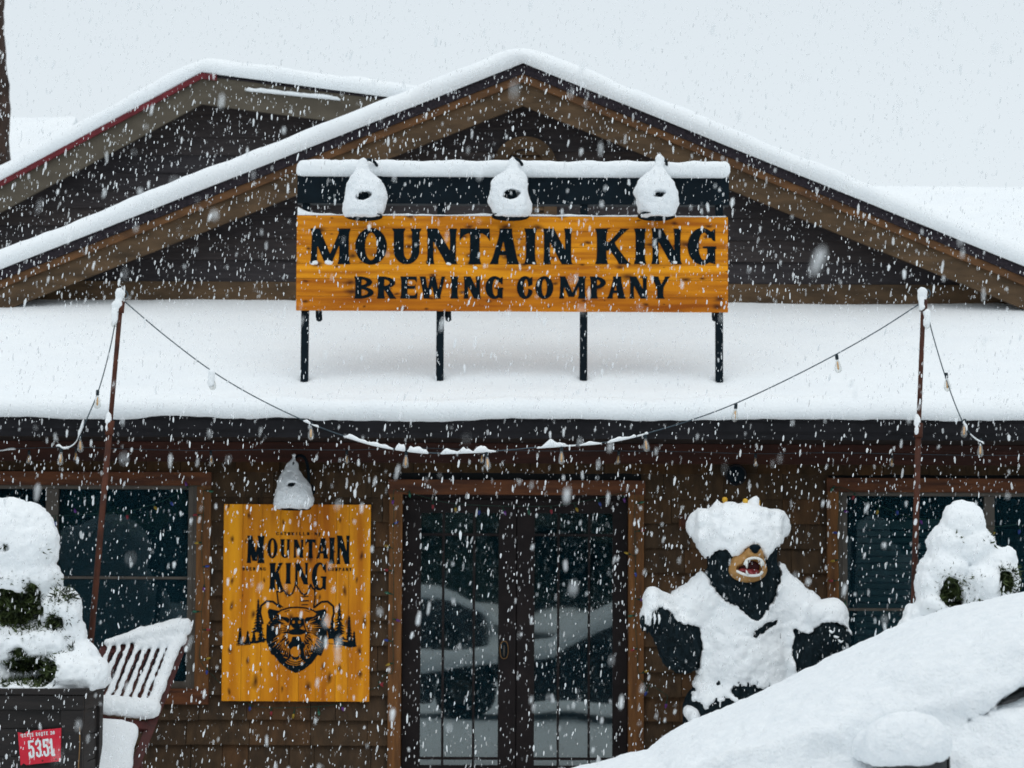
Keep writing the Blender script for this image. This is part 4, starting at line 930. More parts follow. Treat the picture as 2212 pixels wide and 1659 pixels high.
# ------------------------------------------------------------------ poles, string lights
def spline(P_, n=10):
    P_ = [Vector(p) for p in P_]; out = []
    for i in range(len(P_)-1):
        p0, p1, p2, p3 = P_[max(i-1,0)], P_[i], P_[i+1], P_[min(i+2, len(P_)-1)]
        for k in range(n):
            t = k/n; out.append(.5*((2*p1) + (p2-p0)*t + (2*p0-5*p1+4*p2-p3)*t*t + (3*p1-p0-3*p2+p3)*t**3))
    return out + [P_[-1]]
PY = -1.65
def pole(top, mid, bot, label, ball):
    a, b, c = at(*top, PY), at(*mid, PY), at(*bot, PY); d = (c-b); g = c + d*((c.z+.1)/-d.z)
    T = thing('light_pole', (g.x, g.y, 0), label, 'pole', 'rusty poles holding the string of lights')
    MB().tube([a, b], .0175, 12).build('upper_pipe', M['rust'], T, True)
    MB().tube([b + (a-b).normalized()*.0, b + d*.5, g], .022, 12).build('lower_pipe', M['rust'], T, True)
    n = (a-b).normalized(); MB().tube([b-n*.05, b+n*.055], .031, 14).build('coupling', M['rust'], T, True)
    MB().tube([a-n*.07, a+n*.015], .029, 14).build('end_cap', M['rust'], T, True)
    hk = MB(); hk.tube(spline([a, a+Vector((0,0,.06)), a+Vector((.03,0,.09)), a+Vector((.05,0,.06)), a+Vector((.03,0,.03))], 5), .005, 6); hk.build('hook', M['cable'], T, True)
    G = Grid(a-Vector((.12,.12,.12)), a+Vector((.14,.12,.2)), .008); G.add(G.cap(a+Vector((-.012,-.01,-.05)), a+Vector((-.008,0,.075)), .022, .036), .02)
    if ball: G.add(G.ell(a+Vector((-.04,0,-.02)), (.025,.03,.05)), .02)
    V, Q = G.net(); mk('snow_cap', rough(V, Q, .008, 25, 3, 4), Q, M['snow'], T, True)
    G = Grid(b-Vector((.1,.1,.06)), b+Vector((.1,.1,.2)), .008); G.add(G.cap(b+n*.05+Vector((-.012,-.012,0)), b+n*.11+Vector((-.012,0,0)), .026, .014), .02); G.add(G.ell(b+Vector((-.018,-.03,.0)), (.012,.012,.03)), .01)
    V, Q = G.net(); mk('snow_clump', rough(V, Q, .006, 25, 3, 6), Q, M['snow'], T, True)
    return T
pole((261,655), (237,925), (195,1400), 'leaning rusty pole behind the shrub at the left, under a knob of snow', True)
pole((1995,652), (1984,930), (1974,1300), 'upright rusty pole at the right, beside the round topped snowy shrub', False)
def bulb(T, q, snowy=False, seed=0, dirv=Vector((0,0,-1)), s=1.0):
    q = Vector(q); ang = Vector((0,0,-1)).rotation_difference(dirv.normalized()).to_matrix().to_4x4(); MX = Matrix.Translation(q) @ ang @ Matrix.Scale(s, 4)
    MB().lathe([(.001, .004), (.010, .003), (.0125, -.006), (.0125, -.034), (.009, -.038)], MX, 12).build('socket', M['socket'], T, True)
    b = MB().lathe([(.010, -.036), (.012, -.046), (.022, -.080), (.027, -.102), (.025, -.118), (.014, -.130), (.001, -.134)], MX, 14).build('bulb', M['bulbglass'], T, True)
    MB().lathe([(.002, -.05), (.006, -.056), (.0075, -.085), (.006, -.108), (.001, -.112)], MX, 8).build('filament', M['filament'], b, True)
    if snowy:
        G = Grid(q+Vector((-.07,-.07,-.13)), q+Vector((.07,.07,.05)), .007); G.add(G.cap(q+Vector((-.008,-.008,-.01)), q+Vector((-.008,-.012,-.095)), .026, .024), .02)
        V, Q = G.net(); mk('snow_clump', rough(V, Q, .005, 30, 2, seed), Q, M['snow'], T, True)
def cable_thing(label, pts, Y, bulbs, snows, name='string_lights', r=.0042, Yf=None, s=1.0):
    Yf = Yf or (lambda u: Y); P3 = [at(u, v, Yf(u)) for u, v in pts]; base = P3[len(P3)//2]
    T = thing(name, (base.x, base.y, base.z), label, 'string lights', 'strings of clear bulbs along the lodge front')
    sp = spline(P3, 8); MB().tube(sp, r, 6).build('cable', M['cable'], T, True)
    for (u, v, sn) in bulbs:
        q = at(u, v, Yf(u)); bulb(T, q, sn, int(u), Vector((rnd.uniform(-.12,.12), rnd.uniform(-.1,.1), -1)), s)
    for (ua, ub, th, sd_) in snows:
        us = np.array([Vector(p_).x for p_ in sp]); zs = np.array([p_.z for p_ in sp]); o = np.argsort(us); us, zs = us[o], zs[o]
        xa, xb = ax(ua, 950, Yf(ua)), ax(ub, 950, Yf(ub)); xs = np.arange(xa, xb, .008); n = len(xs); L = (xs-xa)/(xb-xa)
        hh = th*(.55+.45*fbm(xs*14, 0*xs, 0*xs, 3, sd_))*np.clip(np.minimum(L, 1-L)*9, .05, 1); hh = np.maximum(hh, .004)
        k = 8; V = []
        for x, h_ in zip(xs, hh):
            z = float(np.interp(x, us, zs)); y = Yf(ua)
            for j in range(k):
                t = 2*math.pi*j/k; V.append((x, y + math.cos(t)*(.013+h_*.25), z - .006 + h_*.5 + math.sin(t)*(h_*.5+.003)))
        I = np.arange(n*k).reshape(n, k); I2 = np.roll(I, -1, 1)
        Fc = [tuple(int(a) for a in q_) for q_ in np.stack([I[:-1], I2[:-1], I2[1:], I[1:]], -1).reshape(-1, 4)] + [tuple(int(a) for a in I[0,::-1]), tuple(int(a) for a in I[-1])]
        mk('snow_clump', V, Fc, M['snow'], T, True)
    return T
cable_thing('long sagging string of clear bulbs between the two rusty poles', [(270,652),(360,728),(460,803),(560,862),(672,915),(760,947),(832,966),(925,978),(1000,977),(1085,973),(1165,966),(1225,962),(1310,955),(1400,935),(1500,905),(1590,871),(1700,820),(1805,766),(1900,712),(1990,654)], PY,
            [(459,803,True),(672,912,False),(878,972,False),(1051,976,False),(1213,964,False),(1393,937,False),(1590,872,False),(1807,766,False)],
            [(655,690,.03,3),(742,852,.034,1),(854,877,.05,21),(880,926,.045,2),(952,1073,.055,3),(1160,1244,.055,5),(1252,1300,.026,7),(1312,1376,.028,9),(1376,1400,.05,12)])
cable_thing('short string of clear bulbs with snow hanging left of the left pole', [(256,655),(250,690),(236,760),(214,840),(192,895),(178,925),(172,940),(160,958),(140,968),(128,962)], PY,
            [(251,668,True),(211,843,False),(173,938,False),(133,966,False)], [(122,172,.05,2),(168,182,.07,5)], Yf=lambda u: PY)
cable_thing('short string of clear bulbs hanging right of the right pole', [(2000,658),(2012,712),(2030,775),(2045,822),(2062,870),(2084,920),(2105,945),(2127,958)], PY,
            [(2003,672,True),(2044,806,False),(2084,906,False),(2118,948,False)], [(2080,2090,.05,2),(2096,2127,.02,5)], Yf=lambda u: PY)
EV = -.5
cable_thing('dim string of clear bulbs strung under the porch eave', [(-60,975),(0,972),(35,969),(162,966),(310,971),(455,973),(600,971),(749,972),(900,968),(1043,972),(1190,974),(1337,974),(1485,976),(1632,980),(1780,978),(1927,980),(2075,983),(2280,984)], EV,
            [(63,973,False),(165,967,False),(455,974,False),(749,973,False),(1043,972,False),(1337,974,False),(1632,980,False),(1927,980,False)], [(0,34,.012,4)], r=.0025, s=.82)

# ------------------------------------------------------------------ coloured lights
def xmas(label, paths, bulbs, Yc, base, rr=.0022):
    b0 = at(*base, Yc); T = thing('christmas_lights', (b0.x, Yc, b0.z), label, 'christmas lights', 'green wires with coloured bulbs')
    for pts in paths: MB().tube(spline([at(u, v, Yc) for u, v in pts], 5), rr, 6).build('wire', M['green_wire'], T, True)
    allp = [at(u, v, Yc) for pts in paths for u, v in spline2(pts)]
    for (u, v, c) in bulbs:
        q = at(u, v, Yc-.012); near = min(allp, key=lambda w_: (w_-q).length); d = (q-near); d.y = 0
        if d.length < .012: d = Vector((rnd.uniform(-.7,.7), 0, -1))
        d.normalize(); a_ = q - d*.024; 
        m_ = MB(); m_.tube([near, a_], .003, 5) if (near-a_).length > .004 else None
        m_.tube([a_-d*.004, a_, a_+d*.018], [.003,.007,.007], 8); m_.build('socket', M['green_wire'], T, True)
        m_ = MB(); m_.tube([a_+d*.0185, a_+d*.025, a_+d*.037, a_+d*.048, a_+d*.055], [.007,.0105,.010,.006,.001], 10); m_.build('coloured_bulb', M['c_'+c], T, True)
    return T
def spline2(pts): return [(p_.x, p_.y) for p_ in spline([(u, v, 0) for u, v in pts], 8)]
D = lambda L: [(806.5+.3923*a, 1008+.3923*b) for a, b in L]
DB = lambda L: [(806.5+.3923*a, 1008+.3923*b, c) for a, b, c in L]
xmas('green wire with coloured bulbs strung round the double door', [D([(30,1185),(70,1140),(108,1120),(106,900),(112,640),(108,400),(113,250),(112,135),(150,135),(240,155),(390,195),(560,212),(800,218),(1000,215),(1160,190),(1300,160),(1425,134),(1440,140)]), D([(1440,142),(1438,300),(1444,560),(1440,820),(1453,1000),(1456,1120),(1490,1190),(1550,1215),(1620,1262)])],
     DB([(200,150,'g'),(328,213,'r'),(452,230,'y'),(583,245,'b'),(722,248,'p'),(856,245,'g'),(980,240,'r'),(1118,230,'y'),(1245,200,'b'),(1380,178,'p'),(108,187,'p'),(120,312,'b'),(80,440,'y'),(78,570,'r'),(82,697,'g'),(129,845,'p'),(78,957,'b'),(88,1088,'y'),(40,1197,'r'),(1472,198,'g'),(1476,352,'r'),(1400,478,'y'),(1443,587,'b'),(1473,733,'p'),(1422,822,'g'),(1435,1007,'r'),(1497,1130,'y'),(1503,1243,'b'),(1612,1310,'p')]), -.085, (1116, 1040))
E = lambda L: [(.375*a, 1036.9+.375*b) for a, b in L]
EB = lambda L: [(.375*a, 1036.9+.375*b, c) for a, b, c in L]
xmas('green wire with coloured bulbs draped over the left window and down its right trim', [E([(-150,180),(80,215),(265,207),(400,203),(520,196),(733,180),(880,140),(985,100),(1080,40),(1150,35),(1172,50)]), E([(1172,60),(1172,200),(1160,360),(1168,500),(1180,620),(1160,757),(1165,862),(1150,1020),(1190,1090),(1230,1130)])],
     EB([(60,240,'y'),(320,243,'b'),(435,185,'p'),(733,205,'r'),(892,156,'y'),(986,130,'b'),(1075,30,'p'),(1207,64,'g'),(1133,201,'r'),(1140,362,'y'),(1186,498,'b'),(1175,622,'p'),(1128,758,'g'),(1192,862,'r'),(1192,1031,'y'),(1192,1100,'b')]), -.085, (430, 1050))
xmas('green wire with coloured bulbs sagging below the bear board', [E([(1230,1130),(1330,1230),(1460,1300),(1600,1312),(1760,1308),(1900,1298),(2000,1270),(2110,1220),(2180,1190)])],
     EB([(1440,1310,'b'),(1562,1336,'r'),(1691,1352,'y'),(1836,1337,'g'),(1972,1312,'p'),(2075,1262,'y'),(2192,1180,'r')]), -.045, (640, 1530))
K = lambda L: [(1728+.4097*a, 979.3+.4097*b) for a, b in L]
KB = lambda L: [(1728+.4097*a, 979.3+.4097*b, c) for a, b, c in L]
xmas('green wire with coloured bulbs draped over the right window and down its left trim', [K([(165,187),(210,178),(270,200),(350,250),(430,280),(560,330),(700,350),(860,345),(1010,385),(1160,375),(1300,390)]), K([(208,185),(206,300),(200,420),(204,560),(207,670),(212,780),(240,800)])],
     KB([(172,186,'g'),(283,227,'r'),(410,304,'y'),(512,305,'b'),(636,356,'p'),(1024,417,'y'),(1157,406,'b'),(236,305,'p'),(192,419,'b'),(180,566,'y'),(171,672,'r'),(238,792,'g')]), -.085, (1800, 1060))
# garland inside the left window
g0 = at(180, 1120, .25)
gar = thing('garland', (g0.x, .25, g0.z), 'dim green garland hanging inside the top of the left window', 'garland')
pts = spline([at(u, v, .25) for u, v in [(135,1130),(180,1085),(240,1110),(300,1128),(350,1118),(400,1080)]], 30)
rg = np.random.RandomState(3); Pn = np.array([p_ for p_ in pts]); Pn = Pn[rg.randint(0, len(Pn), 700)] + rg.normal(size=(700,3))*.03
V, Fc = tufts(Pn, .07, 4, 3, .12); mk('greenery', V, Fc, mat('garland_green', (.10,.14,.05), (.20,.22,.09), (20,20,20)), gar)
# ------------------------------------------------------------------ planters, shrubs
def planter(x0, x1, y0, y1, z1, label):
    T = thing('planter', ((x0+x1)/2, (y0+y1)/2, 0), label, 'planter', 'dark wooden planters with snowy shrubs')
    e = .045
    mb = MB(); mb.box(x0-.02, x1+.02, y0-.02, y0+.07, z1-.04, z1); mb.box(x0-.02, x1+.02, y1-.07, y1+.02, z1-.04, z1); mb.box(x0-.02, x0+.07, y0+.07, y1-.07, z1-.04, z1); mb.box(x1-.07, x1+.02, y0+.07, y1-.07, z1-.0385, z1+.0015)
    mb.build('rim', M['planter'], T, bevel=.003)
    # stiles, top rail and boards of each face
    zt = z1-.045; cor = [(x0, y0), (x1-.14, y0), (x0, y1-.08), (x1-.14, y1-.08)]
    for xx in (x0, x1-.15):
        MB().box(xx, xx+.15, y0, y0+.05, .0, zt-.10).build('stile', M['planter'], T, bevel=.003)
    MB().box(x0, x1, y0-.004, y0+.05, zt-.098, zt).build('top_rail', M['planter'], T, bevel=.003)
    b = MB(); z = 0
    for h in (.20, .21, .19, .14):
        b.box(x0+.151, x1-.151, y0+.022, y0+.045, z+.002, min(z+h-.002, zt-.10), rnd.random()); z += h
    b.build('boards', M['planter'], T)
    s = MB(); s.box(x1-.05, x1+.001, y0+.051, y0+.20, 0, zt-.10); s.box(x1-.05, x1+.001, y1-.15, y1, 0, zt-.10); s.box(x1-.05, x1+.003, y0+.051, y1, zt-.099, zt)
    for k in range(4): s.box(x1-.045, x1-.02, y0+.201, y1-.151, k*.18+.002, k*.18+.176)
    s.box(x0, x0+.05, y0+.051, y1, 0, zt); s.box(x0+.05, x1-.05, y1-.05, y1-.001, 0, zt); s.build('side_panel', M['planter'], T)
    MB().box(x0+.051, x1-.051, y0+.052, y1-.051, .2, z1-.06).build('soil', M['bark'], T)
    return T
PF = -2.6
pcx1 = ax(179, 1560, PF); pz = az(180, 1488, PF)
pl = planter(pcx1-1.15, pcx1, PF, PF+.85, pz, 'dark wood panelled planter box with a red number sign on its front')
tw = MB(); q = at(172, 1570, PF-.006); tw.tube([(q.x, PF-.006, q.z), (q.x+.004, PF-.008, q.z-.12), (q.x-.004, PF-.008, q.z-.3), (q.x, PF-.006, .35)], .003, 6); tw.build('twine', mat('tan_twine', (.2,.11,.04), (.3,.17,.07)), pl)

def shrub(name, Yc, toU, sx, blobs, holes, green, base, label, seed, extra=None):
    """blobs/holes in view pixels: (u, v, ru, rv, dy, ry) ellipsoids of settled snow; green = where foliage shows"""
    pxm = (Yc+20)/F; b = at(base[0], base[1], Yc)
    T = thing(name, (b.x, Yc, b.z), label, 'shrub', 'snow laden evergreen shrubs in planters')
    C = [(at(u, v, Yc+dy), ru*pxm, ry, rv*pxm) for u, v, ru, rv, dy, ry in blobs]
    lo = [min(c[i] - r_[i] for c, *r_ in [(c, a, b_, d_) for c, a, b_, d_ in C]) - .06 for i in range(3)]
    hi = [max(c[i] + r_[i] for c, *r_ in [(c, a, b_, d_) for c, a, b_, d_ in C]) + .06 for i in range(3)]
    G = Grid(lo, hi, .014)
    for c, a, b_, d_ in C: G.add(G.ell(c, (a, b_, d_)), .016)
    body = G.D.copy()
    for u, v, ru, rv, dy, ry in holes: G.cut(G.ell(at(u, v, Yc+dy), (ru*pxm, ry, rv*pxm)), .02)
    V, Q = G.net(); V = rough(V, Q, .020, 6, 4, seed); V = rough(V, Q, .008, 30, 2, seed+3); mk('snow_cover', V, Q, M['snow'], T, True)
    # foliage: tufts filling a body just inside the snow
    rg = np.random.RandomState(seed); n = 30000; Pp = rg.uniform(lo, hi, (n*6, 3))
    I = ((Pp - np.array(G.o)) / G.h).astype(int); I = np.clip(I, 0, np.array(body.shape)-1); d = body[I[:,0], I[:,1], I[:,2]]
    Pp = Pp[(d < -.02) & (d > -.16) & (Pp[:,1] < Yc+.05)][:n]
    if green: Pp = Pp[np.array([any(abs(q_[0]-g.x) < w_ and abs(q_[2]-g.z) < h_ for g, w_, h_ in [(at(u, v, Yc-.15), ru*pxm, rv*pxm) for u, v, ru, rv in green]) for q_ in Pp])]
    V, Fc = tufts(Pp[::2], .066, 7, seed, .15, (0, -.35, .15)); mk('foliage', V, Fc, M['needle'], T)
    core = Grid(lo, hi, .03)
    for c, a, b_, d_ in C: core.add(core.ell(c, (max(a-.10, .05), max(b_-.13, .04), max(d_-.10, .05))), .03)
    V, Q = core.net(); mk('shade_core', rough(V, Q, .02, 12, 3, 2), Q, mat('painted_inner_shade', (.003,.006,.003), (.010,.016,.007), (20,20,20)), T, False)  # near-black core paints the deep shade behind the needle tufts
    return T
Z5 = lambda x, y: (.375*x, 1036.9+.375*y)
def bl(L, f, s): return [(*f(x, y), rx*s, ry*s, dy, d) for x, y, rx, ry, dy, d in L]
shrub('evergreen_shrub', -2.2, None, None,
      bl([(60,370,290,265,0,.30),(30,560,330,150,.02,.30),(30,700,330,220,.05,.24),(40,950,330,200,.05,.26),(-180,600,240,420,.0,.3),(345,745,128,125,-.05,.17),(390,900,105,140,0,.16),(150,950,250,100,-.10,.16),(-40,960,160,110,-.1,.2),(300,905,110,90,-.08,.14),
          (470,1040,110,120,-.06,.18),(500,1110,130,110,-.12,.22),(400,1110,160,120,-.16,.22),(560,1150,75,60,-.05,.2),(120,1190,480,35,-.1,.30),(-100,1120,200,100,0,.3)], Z5, .375),
      bl([(70,750,165,105,-.30,.36),(160,655,50,70,-.32,.30),(300,600,50,42,-.36,.26),(20,690,90,70,-.3,.34),(285,830,75,45,-.30,.22),(130,1085,175,76,-.36,.40),(250,1115,60,62,-.36,.30),(80,1010,55,50,-.36,.26),(400,970,20,20,-.2,.06),(20,390,20,22,-.34,.1),(240,425,16,24,-.32,.08),(210,800,60,50,-.32,.14)], Z5, .375),
      [(*Z5(150,740),.375*260,.375*180),(*Z5(150,1090),.375*220,.375*130),(*Z5(280,830),.375*110,.375*70),(*Z5(400,970),12,12),(*Z5(20,390),12,12),(*Z5(240,425),12,12)],
      (60, 1488), 'round topped shrub under thick snow in the planter with the red number sign', 91)
Z8 = lambda x, y: (1728+.4097*x, 979.3+.4097*y)
shrub('evergreen_shrub', -2.2, None, None,
      bl([(855,385,118,138,0,.20),(855,330,100,75,0,.2),(790,490,125,130,.02,.24),(900,500,135,120,.0,.24),(985,620,150,140,.02,.26),(760,620,130,150,0,.28),(1050,670,98,130,.0,.22),(690,720,82,120,-.03,.2),(860,720,240,170,.06,.28),(970,680,115,110,-.12,.2),(700,800,95,80,-.08,.2),(600,860,62,75,-.02,.16),(620,930,100,90,-.04,.2),(850,900,330,130,.05,.3),(1080,560,55,70,0,.16),(850,1050,330,110,.05,.33)], Z8, .4097),
      bl([(815,735,68,85,-.34,.30),(850,780,50,42,-.34,.26),(760,700,25,20,-.32,.1),(1100,675,34,52,-.24,.2),(820,437,14,9,-.26,.07),(988,460,14,12,-.28,.07),(735,845,40,22,-.3,.08),(695,632,10,10,-.3,.08),(850,640,18,12,-.3,.08)], Z8, .4097),
      [(*Z8(825,745),.41*110,.41*120),(*Z8(1100,680),.41*55,.41*75),(*Z8(988,460),10,8),(*Z8(735,845),22,14),(*Z8(820,437),9,7),(*Z8(695,632),6,6)],
      (2070, 1500), 'cone shaped shrub under thick snow beside the right window', 97)
q = at(2070, 1500, PF)
planter(q.x-.6, q.x+.6, PF, PF+.85, pz, 'dark wood planter box under the cone shaped shrub, behind the snowy car')

# number sign
NY = PF-.012; cs = [(38.4,1581.7),(132.3,1572.6),(130.6,1644.2),(44.7,1654)]
c4 = [at(u, v, NY) for u, v in cs]
T = thing('number_sign', ((c4[0].x+c4[1].x)/2, NY, c4[3].z), 'tilted red metal sign with pale house number 5351 on the dark planter', 'sign')
edge = []; rg = random.Random(2)
for i in range(4):
    a, b = c4[i], c4[(i+1) % 4]
    for k in range(14):
        t = k/14; p_ = a.lerp(b, t); amt = .0
        if (i == 0 and t < .3) or (i == 2 and t > .65): amt = rg.choice([0, .006, .014, .010])
        edge.append((p_.x + rg.uniform(-.0008,.0008), p_.z + (-amt if i == 0 else amt) + rg.uniform(-.0008,.0008)))
MB().prism(edge, NY, NY+.003).build('plate', M['signred'], T)
P = Paint(c4[3].x-.02, c4[1].x+.02, c4[2].z-.03, c4[0].z+.04, .0009)
ang = math.atan2(c4[1].z-c4[0].z, c4[1].x-c4[0].x); o4 = c4[3]; kz = .1146*(NY+20)/F
class TP:                                   # tilted paint helper
    pass
def tput(ch, x0, x1, y0, y1, w):            # in the sign's own axes (metres from its lower left corner)
    ca, sa = math.cos(ang), math.sin(ang); X, Y = np.meshgrid(P.x, P.y, indexing='ij'); dx, dy = X-o4.x, Y-o4.z
    P.D = np.minimum(P.D, glyph(ch, dx*ca+dy*sa, -dx*sa+dy*ca, x0, x1, y0, y1, w))
for ch, a in zip('5351', (165, 300, 440, 560)): tput(ch, a*kz, (a+(115 if ch != '1' else 80))*kz, 125*kz, 450*kz, 40*kz)
tput('-', 615*kz, 640*kz, 120*kz, 160*kz, 60*kz)
x = 60
for ch in 'STATE ROUTE 23':
    if ch != ' ': tput(ch if ch != 'S' else 'S', x*kz, (x+(34 if ch != 'M' else 44))*kz, 520*kz, 585*kz, 12*kz)
    x += 48 if ch != ' ' else 30
V, Fc = P.mesh(lambda x, z: (x, NY-.0015, z)); mk('lettering', V, Fc, M['signwhite'], T)
for u, v in [(88, 1596), (92, 1643), (121, 1640)]:
    q = at(u, v, NY); MB().lathe([(.006, 0), (.006, .002), (.003, .004), (.0005, .0042)], Matrix.Translation((q.x, NY, q.z)) @ Matrix.Rotation(R(90), 4, 'X'), 10).build('screw', M['rust'], T)

# ------------------------------------------------------------------ slatted chair between planter and wall
def chair():
    KZ = lambda x, y: ((300+x*.3797)/1.736, (2250+y*.3797)/1.736)
    # corners of the reclined back, solved on their own depths
    TL, TR = at(*KZ(235, 475), -1.12), at(*KZ(1010, 400), -.80); BR, BL = at(*KZ(690, 1225), -1.30), at(*KZ(-40, 1130), -1.62)
    T = thing('patio_chair', ((BL.x+BR.x)/2, (BL.y+BR.y)/2, 0), 'dark red slatted wooden chair heaped with snow between planter and bear board', 'chair')
    n = (TR-TL).cross(BL-TL).normalized(); 
    if n.y > 0: n = -n
    Pt = lambda s, t: (TL.lerp(TR, s)).lerp(BL.lerp(BR, s), t)          # s across, t down
    def piece(name, a, b, w, h): MB().bar(a, b, w, h, up=n).build(name, M['darkred'], T, bevel=.004)
    dn = (BR-TR).normalized()
    piece('post', Pt(1.02, -.02), Pt(1.02, 1.75), .07, .05); piece('post', Pt(0, -.02), Pt(0, 1.6), .055, .04)
    piece('rail', Pt(.03, .05), Pt(.97, .05), .07, .03); piece('rail', Pt(.03, 1.04), Pt(.97, 1.04), .075, .04)
    ns = 8
    for k in range(ns):
        s = (k+.75)/(ns+.5); piece('slat', Pt(s, .09), Pt(s, .93), .052, .020)
    # snow lying on slats and rails
    allp = [Pt(a, b) for a in (0, 1) for b in (0, 1)]; lo = [min(p_[i] for p_ in allp)-.14 for i in range(3)]; hi = [max(p_[i] for p_ in allp)+.16 for i in range(3)]
    G = Grid(lo, hi, .009); off = n*.03
    for k in range(ns):
        s = (k+.75)/(ns+.5); G.add(G.cap(Pt(s, .05)+off-(TR-TL).normalized()*.008, Pt(s, .93)+off-(TR-TL).normalized()*.008, .017, .020), .004)
    G.add(G.cap(Pt(.04, .0)+off+Vector((0,0,.02)), Pt(.45, -.03)+off+Vector((0,0,.04)), .028, .05), .03); G.add(G.cap(Pt(.45, -.03)+off+Vector((0,0,.04)), Pt(.97, -.06)+off+Vector((0,0,.05)), .05, .07), .03); G.add(G.cap(Pt(.45, .03)+off, Pt(.97, .02)+off, .04, .05), .03)
    G.add(G.cap(Pt(.93, .0)+off*1.3, Pt(.93, .9)+off*1.3, .042, .046), .02)
    G.add(G.cap(Pt(.0, .86)+off*1.5, Pt(.95, .86)+off*1.5, .058, .062), .03); G.add(G.cap(Pt(.0, .90)+off*1.3, Pt(.93, .90)+off*1.3, .045, .05), .03)
    V, Q = G.net(); mk('snow_cover', rough(V, Q, .007, 22, 4, 12), Q, M['snow'], T, True)
    # seat: slatted too, sloping from the back's foot towards the viewer, buried in snow
    SL, SR = Pt(0, 1.14), Pt(.80, 1.14); fl, fr = SL+Vector((.06,-.30,-.42)), SR+Vector((-.02,-.30,-.42))
    m_ = MB(); m_.add([SL, SR, fr, fl, SL+Vector((0,.03,-.02)), SR+Vector((0,.03,-.02)), fr+Vector((0,.03,-.02)), fl+Vector((0,.03,-.02))], [(0,3,2,1),(4,5,6,7),(0,1,5,4),(1,2,6,5),(2,3,7,6),(3,0,4,7)]); m_.build('seat', M['darkred'], T)
    G = Grid([min(SL.x, fl.x)-.1, fl.y-.14, fl.z-.1], [SR.x+.12, SR.y+.15, SR.z+.12], .013); nn = Vector((0,-.8,.6))
    for k in range(7):
        a = k/6; G.add(G.cap(SL.lerp(SR, a)+nn*.05, fl.lerp(fr, a)+nn*.05, .055, .055), .05)
    V, Q = G.net(); mk('seat_snow', rough(V, Q, .008, 10, 3, 13), Q, M['snow'], T, True)
    f0 = Pt(1, 1.3); piece('leg', f0, Vector((f0.x-.05, f0.y+.35, 0)), .05, .04); f0 = Pt(0, 1.3); piece('leg', f0, Vector((f0.x-.05, f0.y+.35, 0)), .05, .04)
chair()
